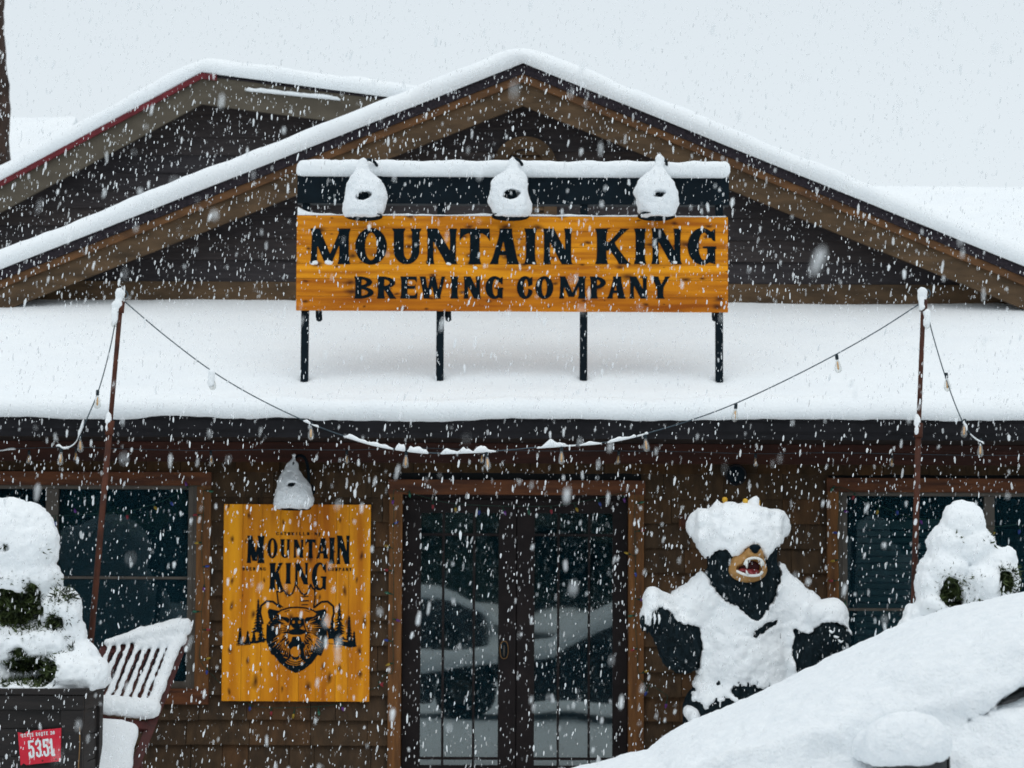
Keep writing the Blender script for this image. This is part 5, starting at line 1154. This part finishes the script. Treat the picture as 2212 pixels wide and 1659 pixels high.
# ------------------------------------------------------------------ bear statue
def bear():
    m = M['fur']; t = m.node_tree; b_ = t.nodes['Principled BSDF']      # frost caught in the fur
    src = b_.inputs['Base Color'].links[0].from_socket; nz_ = t.nodes.new('ShaderNodeTexNoise'); nz_.inputs['Scale'].default_value = 26; nz_.inputs['Detail'].default_value = 6; nz_.inputs['Roughness'].default_value = .7
    tc_ = t.nodes.new('ShaderNodeTexCoord'); t.links.new(tc_.outputs['Object'], nz_.inputs['Vector']); rp = t.nodes.new('ShaderNodeMapRange'); rp.inputs[1].default_value = .60; rp.inputs[2].default_value = .72; rp.inputs[3].default_value = 0; rp.inputs[4].default_value = .35; t.links.new(nz_.outputs[0], rp.inputs[0])
    mx_ = t.nodes.new('ShaderNodeMix'); mx_.data_type = 'RGBA'; t.links.new(rp.outputs[0], mx_.inputs[0]); t.links.new(src, mx_.inputs[6]); mx_.inputs[7].default_value = (.35,.42,.46,1); t.links.new(mx_.outputs[2], b_.inputs['Base Color'])
    Y0 = -1.0; K = .2952*(Y0+20)/F
    def B(zx, zy, d=0): q = at(1371+.2952*zx, 1065.7+.2952*zy, Y0); return (q.x, Y0-d, q.z)
    o = B(800, 1000); base = (o[0], Y0, 0)
    T = thing('bear_statue', base, 'standing roaring bear statue with raised paws and small gold crown, mostly coated in snow', 'statue')
    zf = lambda zy: B(800, zy)[2]; xf = lambda zx: B(zx, 1000)[0]
    def body(G):
        e = lambda zx, zy, d, rx, rz, ry, k=.05: G.add(G.ell(B(zx, zy, d), (rx*K, ry, rz*K)), k)
        c = lambda a, b, ra, rb, k=.05: G.add(G.cap(B(*a), B(*b), ra, rb), k)
        e(775, 390, .10, 262, 235, .25); e(785, 590, .08, 262, 190, .23); e(820, 720, .10, 190, 170, .22); c((845, 760, .17), (862, 930, .25), .15, .06, .06)
        e(470, 240, .02, 62, 80, .06, .03); e(1040, 240, .02, 60, 80, .06, .03)
        e(800, 1180, 0, 345, 460, .29, .08); e(800, 930, -.02, 330, 210, .25, .08); e(790, 1560, .0, 385, 270, .30, .08)
        c((640, 700, .02), (420, 860, .02), .17, .16); c((960, 690, .02), (1180, 870, .02), .17, .16)
        # viewer's left arm
        c((420, 880, .02), (345, 1150, .10), .165, .15); c((345, 1150, .10), (200, 960, .24), .145, .115); e(150, 905, .28, 92, 115, .10, .04)
        # viewer's right arm
        c((1190, 890, .02), (1260, 1230, .10), .165, .16); c((1260, 1230, .10), (1370, 1080, .24), .15, .12); e(1410, 1020, .28, 105, 120, .10, .04)
        for s, x in ((-1, 560), (1, 1020)):
            c((x, 1600, .04), (x+s*40, 1980, .06), .21, .16, .08); c((x+s*40, 1980, .06), (x+s*45, 2140, .06), .16, .14); e(x+s*45, 2160, .16, 135, 60, .22, .05)
        return G
    lo, hi = (B(-10, 0)[0], Y0-.50, -.03), (B(1600, 0)[0], Y0+.36, B(0, 20)[2])
    G = body(Grid(lo, hi, .0135)); BD = G.D.copy()
    # muzzle socket and digits of the paws
    for (px_, py_, s) in ((120, 930, -1), (1435, 1050, 1)):
        for k in range(5):
            a = B(px_ + s*8 + (k-2)*30, py_-45+abs(k-2)*10, .36); b = B(px_ + s*12 + (k-2)*34, py_+50-abs(k-2)*14, .375); G.add(G.cap(a, b, .024, .020), .012)
    V, Q = G.net(); N = normals(V, Q)
    d = fbm(V[:,0]*26, V[:,1]*26, V[:,2]*9, 3, 201)*.010 + fbm(V[:,0]*60, V[:,1]*60, V[:,2]*22, 2, 205)*.004
    mk('body', V + N*d[:,None]*1.5, Q, M['fur'], T, True)
    for (px_, py_, s) in ((120, 930, -1), (1435, 1050, 1)):
        for k in range(5):
            x, y = px_ + s*12 + (k-2)*34, py_+50-abs(k-2)*14
            MB().tube(spline([B(x, y, .385), B(x+s*4, y+26, .415), B(x+s*4, y+55, .405)], 4), [.012,.0115,.011,.010,.009,.008,.006,.004,.001], 8).build('claw', M['paint'], T, True)
    # tan muzzle, open mouth
    G = Grid(B(620, 700, .55), B(980, 330, .20), .006)
    e = lambda zx, zy, d, rx, rz, ry, k=.03: G.add(G.ell(B(zx, zy, d), (rx*K, ry, rz*K)), k)
    e(800, 560, .31, 138, 92, .14); e(835, 455, .34, 72, 62, .13, .04); e(800, 500, .30, 118, 75, .12, .03)
    G.cut(G.ell(B(824, 542, .47), (84*K, .16, 64*K)), .008); G.cut(G.ell(B(752, 552, .44), (48*K, .10, 30*K)), .012)
    V, Q = G.net(); V = rough(V, Q, .0015, 60, 2, 8); mz = mk('muzzle', V, Q, M['muzzle'], T, True)
    MB().lathe([(.001, .012), (.06, .010), (.085, -.0), (.07, -.02)], Matrix.Translation(B(808, 545, .352)) @ Matrix.Rotation(R(90), 4, 'X') @ Matrix.Diagonal((1, .72, 1, 1)), 20).build('throat', M['mouthdark'], mz, True)
    G = Grid(B(700, 640, .50), B(930, 520, .30), .006); G.add(G.ell(B(828, 585, .385), (50*K, .055, 32*K)), .01); G.add(G.ell(B(760, 570, .37), (40*K, .05, 20*K)), .02); G.cut(G.ell(B(828, 560, .44), (10*K, .05, 24*K)), .02)
    V, Q = G.net(); mk('tongue', V, Q, M['gum'], mz, True)
    MB().tube(spline([B(765, 525, .445), B(775, 497, .455), B(800, 482, .465), B(835, 477, .468), B(870, 485, .46), B(893, 505, .45), B(897, 530, .44)], 5), .010, 8).build('upper_teeth', M['tooth'], mz, True)
    MB().tube(spline([B(712, 570, .405), B(745, 588, .43), B(790, 601, .445), B(835, 604, .45), B(872, 596, .445), B(893, 575, .435)], 5), .010, 8).build('lower_teeth', M['tooth'], mz, True)
    for (x0, y0, x1, y1, r_) in ((777, 500, 781, 553, .015), (884, 500, 886, 545, .012), (787, 598, 775, 562, .010), (880, 594, 886, 568, .010)):
        MB().tube([B(x0, y0, .452), B((x0+x1)/2-2, (y0+y1)/2, .458), B(x1, y1, .452)], [r_, r_*.75, .002], 8).build('fang', M['tooth'], mz, True)
    G = Grid(B(770, 470, .56), B(900, 370, .40), .006); G.add(G.ell(B(838, 402, .455), (42*K, .035, 24*K)), .01); G.add(G.ell(B(838, 424, .46), (24*K, .03, 22*K)), .012)
    V, Q = G.net(); mk('nose', V, Q, M['paint'], T, True)
    # crown
    cr = MB(); cc = B(765, 235, -.02); n = 40; V = []
    cr.lathe([(.20, -.03), (.205, .03), (.197, .03), (.192, -.03)], Matrix.Translation(cc), n)
    for (zx, zt, dd) in ((795, 62, .165), (655, 48, .06), (893, 40, .10), (615, 50, -.05), (700, 60, -.20), (860, 60, -.18)):
        a = B(zx, 230, dd); b = B(zx, zt+14, dd*.98); cr.bar(a, b, .030, .008, up=(0,1,0)); 
    cw = cr.build('crown', M['gold'], T)
    for (zx, zt, dd) in ((795, 62, .165), (655, 48, .06)):
        G = Grid(Vector(B(zx, zt, dd))-Vector((.04,.04,.05)), Vector(B(zx, zt, dd))+Vector((.04,.04,.04)), .006); G.add(G.ell(B(zx, zt, dd), (.021,.021,.021)), .01); G.add(G.ell(B(zx, zt+26, dd), (.014,.014,.016)), .01); V, Q = G.net(); mk('crown_ball', V, Q, M['gold'], cw, True)
    V = [B(893, 38, .11), B(912, 120, .11), B(880, 120, .11), B(893, 38, .085), B(912, 120, .085), B(880, 120, .085)]; mk('crown_point', V, [(0,2,1),(3,4,5),(0,1,4,3),(1,2,5,4),(2,0,3,5)], M['gold'], cw)
    # ---- snow: a layer over the body where the photograph shows it, with heaped caps on the head and the arms
    G = Grid(lo, (hi[0]+.04, hi[1], hi[2]+.08), .0115); body(G); BD = G.D
    X, Z = G.X[:, 0, :]+0*G.Z[0], G.Z[0]+0*G.X[:, 0, :]           # 2D fields over x,z
    zx = (X - o[0])/K + 800; zy = 1000 - (Z - o[2])/K
    lowr = np.clip((zy-1250)/150, 0, 1); nx = fbm(zx/30, zy/34, 0*zx, 3, 301)*(9+14*lowr) + fbm(zx/8, zy/30, 0*zx, 2, 307)*(7+10*lowr)
    big = [(-40,560),(-40,980),(60,1010),(95,960),(112,860),(150,835),(225,855),(290,925),(330,950),(400,975),(470,975),(480,1100),(470,1250),(450,1360),(425,1480),(470,1500),(530,1530),(580,1505),(640,1490),(700,1500),(735,1480),(700,1430),(705,1390),(760,1400),(830,1385),(900,1385),(960,1375),(1000,1450),(1060,1500),(1200,1420),(1160,1300),(1135,1180),(1140,1080),(1140,985),(1190,1010),(1250,1015),(1300,960),(1360,935),(1440,930),(1490,965),(1530,1030),(1600,1080),(1600,560),(1060,430),(1045,520),(1045,620),(1010,760),(930,870),(870,930),(830,930),(770,860),(650,790),(560,700),(505,600),(500,520),(440,560)]
    m2 = sdpoly(zx, zy, big) + nx
    stripe = sdpoly(zx, zy, [(825,1055),(850,1000),(930,950),(1030,915),(1000,960),(930,1010),(870,1060)]) + nx*.9
    m2 = np.maximum(m2, -stripe)
    fr = np.interp(zx.ravel(), [380,430,470,510,550,600,650,690,730,775,810,840,870,905,940,960,985,1010,1050,1100], [310,355,425,480,460,415,420,460,455,425,392,385,392,430,485,445,425,395,375,330]).reshape(zx.shape)
    m3 = (zy - fr + nx*1.1 + fbm(zx/9, zy/40, 0*zx, 2, 333)*9)
    thick = .030 + .012*fbm(zx/60, zy/60, 0*zx, 3, 311)
    front = (G.Y - (Y0+.12))
    S = smax(smax(BD - thick[:, None, :], (m2*K)[:, None, :], .018), front, .03)
    S2 = smax(BD - .040, (m3*K)[:, None, :]*.9, .018)
    hd = G.ell(B(745, 285, .06), (290*K, .32, 185*K)); hd = smin(hd, G.ell(B(478, 215, .05), (74*K, .17, 112*K)), .04); hd = smin(hd, G.ell(B(1018, 225, .05), (76*K, .17, 112*K)), .04); hd = smin(hd, G.ell(B(505, 345, .06), (72*K, .17, 105*K)), .05); hd = smin(hd, G.ell(B(1000, 340, .06), (68*K, .17, 95*K)), .05)
    hd = smin(hd, G.ell(B(820, 150, .06), (200*K, .2, 65*K)), .05); hd = smin(hd, G.ell(B(620, 160, .06), (130*K, .2, 70*K)), .05)
    for a, b, r0, r1_ in (((610, 135, .05), (602, 56, .05), .075, .010), ((850, 125, .10), (886, 44, .10), .075, .010), ((865, 90, .1), (882, 60, .1), .035, .02)): hd = smin(hd, G.cap(B(*a), B(*b), r0, r1_), .02)
    hd = hd + (fbm(zx/85, zy/85, 0*zx, 3, 340)*.020)[:, None, :] ; hd = smax(hd, (m3*K)[:, None, :]*.9, .02)
    S = np.minimum(S, 9); S = smin(S, S2, .02); S = smin(S, hd, .03)
    arm = G.cap(B(125, 770, .20), B(380, 850, .04), .078, .07); arm = smin(arm, G.ell(B(118, 800, .24), (68*K, .14, 120*K)), .04); arm = smin(arm, G.cap(B(480, 740, .03), B(330, 840, .03), .12, .08), .06)
    arm2 = smin(G.ell(B(1335, 880, .20), (112*K, .16, 108*K)), G.ell(B(1430, 905, .23), (104*K, .15, 138*K)), .05); arm2 = smin(arm2, G.cap(B(1380, 880, .18), B(1170, 880, .04), .08, .08), .05); arm2 = smin(arm2, G.cap(B(1060, 700, .03), B(1190, 880, .03), .10, .09), .06)
    arms = smax(smin(arm, arm2, .01), (m2*K)[:, None, :], .02); S = smin(S, arms, .03)
    S = smin(S, smin(G.ell(B(415, 1625, .20), (36*K, .10, 62*K)), G.ell(B(385, 1590, .18), (30*K, .08, 36*K)), .02), .01)
    S = smin(S, G.ell(B(580, 1620, .30), (14*K, .05, 30*K)), .01)
    V, Q = surfnet(S.astype(np.float32), G.o, G.h); V = rough(V, Q, .012, 6, 4, 320, lambda P_: .7+.8*np.clip((1.15-P_[:,2])/.3, 0, 1)); V = rough(V, Q, .0035, 36, 2, 321)
    mk('snow_coat', V, Q, M['snow'], T, True)
    # snow lodged between the claws
    for (px_, py_, s) in ((120, 930, -1), (1435, 1050, 1)):
        for k in range(4):
            x = px_ + s*10 + (k-1.5)*32; j = rnd.uniform(-8, 8)
            pts = [B(x-6, py_-62+j, .375), B(x, py_-15+j, .405), B(x+s*5+j*.5, py_+22, .40)] if s < 0 else [B(x-20, py_-50+k*34+j, .385), B(x-4, py_-40+k*34, .405), B(x+16, py_-44+k*34+j, .40)]
            MB().tube(spline(pts, 4), [.003,.006,.010,.008,.010,.007,.006,.004,.002], 7).build('snow_streak', M['snow'], T, True)
    G = Grid(B(1440, 1180, .5), B(1560, 980, .2), .008); G.add(G.cap(B(1490, 1040, .34), B(1500, 1110, .36), .022, .030), .02); V, Q = G.net(); mk('snow_clump', rough(V, Q, .005, 30, 2, 1), Q, M['snow'], T, True)
bear()

# ------------------------------------------------------------------ car under snow
def car():
    yc, hw = -10.62, .88
    PX = [-1.45,-1.36,-1.22,-1.0,-.6,0,.23,.38,.52,.58,.66,.91,1.19,1.44,1.66,1.89,2.4,2.9,3.3,3.6,3.9,4.05]
    PZ = [.50,.66,.78,.76,.79,.835,.905,.935,.965,1.015,1.06,1.18,1.318,1.44,1.51,1.555,1.60,1.57,1.44,1.22,1.08,.98]
    T = thing('parked_car', (1.3, yc, 0), 'car buried under smooth heaped snow in the right foreground', 'car', 'parked cars under snow')
    G = Grid((-1.6, yc-1.12, .30), (4.2, yc+1.02, 1.78), .019)
    gx, gy = G.X[:, :, 0]+0*G.Y[:, :, 0], G.Y[:, :, 0]+0*G.X[:, :, 0]
    top = np.interp(gx.ravel(), PX, PZ).reshape(gx.shape); u = np.abs(gy-yc)/hw
    A = np.interp(gx.ravel(), [-1.5,0,.5,.9,1.3,1.7,2.4,3.2,4], [.08,.06,.07,.08,.10,.12,.14,.14,.08]).reshape(gx.shape)
    surf = top - A*u**3
    surf = surf + fbm(gx*1.6, gy*1.6, 0*gx, 3, 401)*.014
    th = .12 + .03*u
    D = smax(G.Z - surf[:, :, None], (surf-th)[:, :, None] - G.Z, .05)
    ed = np.maximum(np.abs(G.Y-yc)-hw-.02, np.maximum(G.X-4.08, -1.48-G.X)); D = smax(D, ed+0*G.Z, .14)
    # snow clinging to the flank below the window line
    xg = G.X; line_ = np.interp(xg.ravel(), [-1.4,-.1,.4,.7,1.1,1.36,1.46,1.58,1.75,2.2,3.2,4.0], [.68,.76,.86,1.04,1.14,1.20,1.22,1.25,1.33,1.38,1.32,1.0]).reshape(xg.shape)
    fl = np.maximum(np.maximum(np.abs(G.Y-(yc-hw+.0))-.055, G.Z-line_+.0), .42-G.Z); fl = smax(fl, np.abs(G.X-1.35)-2.7, .05)
    tf = (G.Z - line_ + .10)*.55                                 # it swells outward below
    fl = np.maximum(np.maximum((yc-hw-.055+np.clip(tf,-.12,.02)) - G.Y, G.Y-(yc-hw+.08)), np.maximum(G.Z-line_, .42-G.Z)); fl = smax(fl, np.abs(G.X-1.35)-2.7, .05)
    D = smin(D, fl, .06)
    gl_ = 1.147 + (G.X-1.50)*.455; hw_ = np.clip((G.X-1.49)*.11, -.02, .030)          # the gap that shows the window frame
    gr = np.maximum(np.abs(G.Z-gl_)-hw_, np.maximum(G.Y-(yc-hw+.10), 1.47-G.X)); D = smax(D, -gr, .012)
    G.D = D.astype(np.float32)
    V, Q = G.net()
    edge_ = lambda P_: .25 + .9*np.clip((yc-.35-P_[:,1])/.4, 0, 1)
    V = rough(V, Q, .016, 9, 4, 402, edge_); V = rough(V, Q, .005, 34, 2, 403)
    mk('snow_cover', V, Q, M['snow_rough'], T, True)
    # body, glasshouse, wheels
    G = Grid((-1.6, yc-1.0, .12), (4.2, yc+1.0, 1.6), .03)
    gx, gy = G.X[:, :, 0]+0*G.Y[:, :, 0], G.Y[:, :, 0]+0*G.X[:, :, 0]; u = np.abs(gy-yc)/hw
    surf = np.interp(gx.ravel(), PX, PZ).reshape(gx.shape) - np.interp(gx.ravel(), [-1.5,0,.5,.9,1.3,1.7,2.4,3.2,4], [.08,.06,.07,.08,.10,.12,.14,.14,.08]).reshape(gx.shape)*u**3 - .10
    D = np.maximum(G.Z-surf[:, :, None], .22-G.Z); side = np.abs(G.Y-yc) - (.84 - .25*np.clip(G.Z-.92, 0, 1)); D = smax(D, side + 0*G.X, .06); D = smax(D, np.abs(G.X-1.3)-2.66 + 0*G.Z, .08)
    for wx in (-.55, 3.15): D = np.maximum(D, -(np.hypot(G.X-wx, G.Z-.34) - .38 + 0*G.Y))
    G.D = D.astype(np.float32); V, Q = G.net(); bo = mk('body', V, Q, M['carpaint'], T, True)
    ys = lambda z: yc - (.84 - .25*max(z-.92, 0)) - .012
    pg = [(1.20,1.00),(1.38,1.10),(1.75,1.26),(2.35,1.29),(2.32,.97),(1.22,.95)]; mk('side_window', [(x, ys(z), z) for x, z in pg] + [(x, ys(z)+.02, z) for x, z in pg], [tuple(range(6)), tuple(range(11, 5, -1))] + [(i, i+6, (i+1) % 6+6, (i+1) % 6) for i in range(6)], M['carglass'], T)
    pg = [(2.42,.97),(2.45,1.29),(2.95,1.25),(3.2,1.08),(3.1,.97)]; mk('side_window', [(x, ys(z), z) for x, z in pg] + [(x, ys(z)+.02, z) for x, z in pg], [tuple(range(5)), tuple(range(9, 4, -1))] + [(i, i+5, (i+1) % 5+5, (i+1) % 5) for i in range(5)], M['carglass'], T)
    for wx in (-.55, 3.15):
        for s in (-1, 1):
            MX = Matrix.Translation((wx, yc+s*.74, .34)) @ Matrix.Rotation(R(90)*s, 4, 'X')
            w = MB().lathe([(.20,.11),(.30,.11),(.335,.08),(.34,0),(.335,-.08),(.30,-.11),(.20,-.11)], MX, 30).build('wheel', M['tyre'], T, True)
            MB().lathe([(.198,.10),(.17,.06),(.06,.05),(.05,.09),(.001,.09)], MX, 20).build('rim', M['alu'], w, True)
    mx, my = 1.285, yc-hw-.20
    m_ = MB(); m_.box(mx-.105, mx+.125, my-.05, my+.07, .93, 1.065); mi = m_.build('side_mirror', M['carpaint'], T, bevel=.02)
    MB().box(mx+.126, mx+.130, my-.04, my+.06, .945, 1.05).build('mirror_glass', M['carglass'], mi); MB().bar((mx, my+.06, .97), (mx-.02, yc-hw+.05, .94), .06, .05).build('mirror_arm', M['carpaint'], mi)
    G = Grid((mx-.30, my-.2, .95), (mx+.24, my+.3, 1.28), .009)
    G.add(G.ell((mx, my-.01, 1.085), (.140, .120, .108)), .03); G.add(G.ell((mx-.05, my+.0, 1.065), (.09, .10, .08)), .04); G.add(G.ell((mx-.03, my+.13, 1.06), (.13, .14, .085)), .05); G.D = smax(G.D, 1.032 - G.Z - .12*np.abs(G.X-mx) , .02).astype(np.float32)
    V, Q = G.net(); V = rough(V, Q, .008, 14, 4, 411, lambda P_: np.clip(1.6-(P_[:,2]-1.03)*8, .3, 1.5)); V = rough(V, Q, .003, 45, 2, 412); mk('snow_cap', V, Q, M['snow_rough'], mi, True)
    return T
c1 = car()
c2_ = copy_tree(c1); c2_.location = Vector((-3.2, -31.5, 0)); tag(c2_, 'second snow covered car, seen only mirrored dimly in the door glass')

# ------------------------------------------------------------------ falling snow
def flakes():
    rg = np.random.RandomState(77); n = 205000
    P_ = rg.uniform((-7.5, -17.5, -.0), (7.5, 4.5, 9.6), (n, 3)); d = P_[:,1]+20
    ok = (np.abs(P_[:,0]) < .215*d+1.3) & (P_[:,2] > 1.6-.085*d-1.0) & (P_[:,2] < 1.6+.245*d+.8)
    ok &= ~((P_[:,1] > -.10) & (P_[:,2] < 2.8)); ok &= ~((P_[:,1] > -1.1) & (P_[:,2] < 2.75+.33*(P_[:,1]+1)+.35) & (P_[:,2] > 2.5)); ok &= ~((P_[:,1] > 1.9) & (P_[:,2] < 6.3))
    ok &= ~((P_[:,1] > -11.9) & (P_[:,1] < -9.4) & (P_[:,2] < 1.75) & (P_[:,0] > -1.8))
    ok &= rg.uniform(size=n) < np.clip((P_[:,1]+19)/9, .15, 1)
    P_ = P_[ok]; n = len(P_)
    w = np.clip(rg.lognormal(math.log(.0027), .42, n), .0012, .0062); L = w*rg.uniform(1.6, 4.0, n)
    lean = rg.normal(.10, .10, n); ly = rg.normal(0, .1, n)
    ax_ = np.stack([lean, ly, np.ones(n)], 1); ax_ /= np.linalg.norm(ax_, axis=1)[:, None]
    r0 = rg.normal(size=(n, 3)); sx = np.cross(ax_, r0); sx /= np.linalg.norm(sx, axis=1)[:, None]; sy = np.cross(ax_, sx)
    V = []
    for lev, rr in ((-.6, .75), (.45, .95)):
        for k in range(4):
            t = math.pi/2*k + (.6 if lev > 0 else 0); jit = rg.uniform(.6, 1.25, n)
            V.append(P_ + ax_*(L*lev)[:, None] + (sx*math.cos(t) + sy*math.sin(t))*(w*rr*jit)[:, None])
    V.append(P_ - ax_*L[:, None]); V.append(P_ + ax_*L[:, None]); V = np.stack(V, 1)
    f = []
    for k in range(4):
        k2 = (k+1) % 4; f += [(8, k2, k), (9, 4+k, 4+k2), (k, k2, 4+k), (k2, 4+k2, 4+k)]
    f = np.array(f); Fc = (f[None]+(np.arange(n)*10)[:, None, None]).reshape(-1, 3)
    m = mat('falling_flake', (.95,.97,.98)); t = m.node_tree; b = t.nodes['Principled BSDF']; o = t.nodes['Material Output']
    g = t.nodes.new('ShaderNodeNewGeometry'); mr = t.nodes.new('ShaderNodeMapRange'); mr.inputs[1].default_value = 0; mr.inputs[2].default_value = 1; mr.inputs[3].default_value = .06; mr.inputs[4].default_value = .85
    t.links.new(g.outputs['Random Per Island'], mr.inputs[0]); t.links.new(mr.outputs[0], b.inputs['Alpha'])
    tl = t.nodes.new('ShaderNodeBsdfTranslucent'); tl.inputs[0].default_value = (.95,.97,.98,1); tr = t.nodes.new('ShaderNodeBsdfTransparent')
    mx1 = t.nodes.new('ShaderNodeMixShader'); t.links.new(mr.outputs[0], mx1.inputs[0]); t.links.new(tr.outputs[0], mx1.inputs[1]); t.links.new(tl.outputs[0], mx1.inputs[2])
    mx = t.nodes.new('ShaderNodeMixShader'); mx.inputs[0].default_value = .75; t.links.new(b.outputs[0], mx.inputs[1]); t.links.new(mx1.outputs[0], mx.inputs[2]); t.links.new(mx.outputs[0], o.inputs[0])
    ob = mk('falling_snow', V.reshape(-1, 3), Fc, m, None, True); tag(ob, 'white snowflakes falling thickly in front of the lodge', 'snowflakes', kind='stuff')
    print('flakes', n)
flakes()
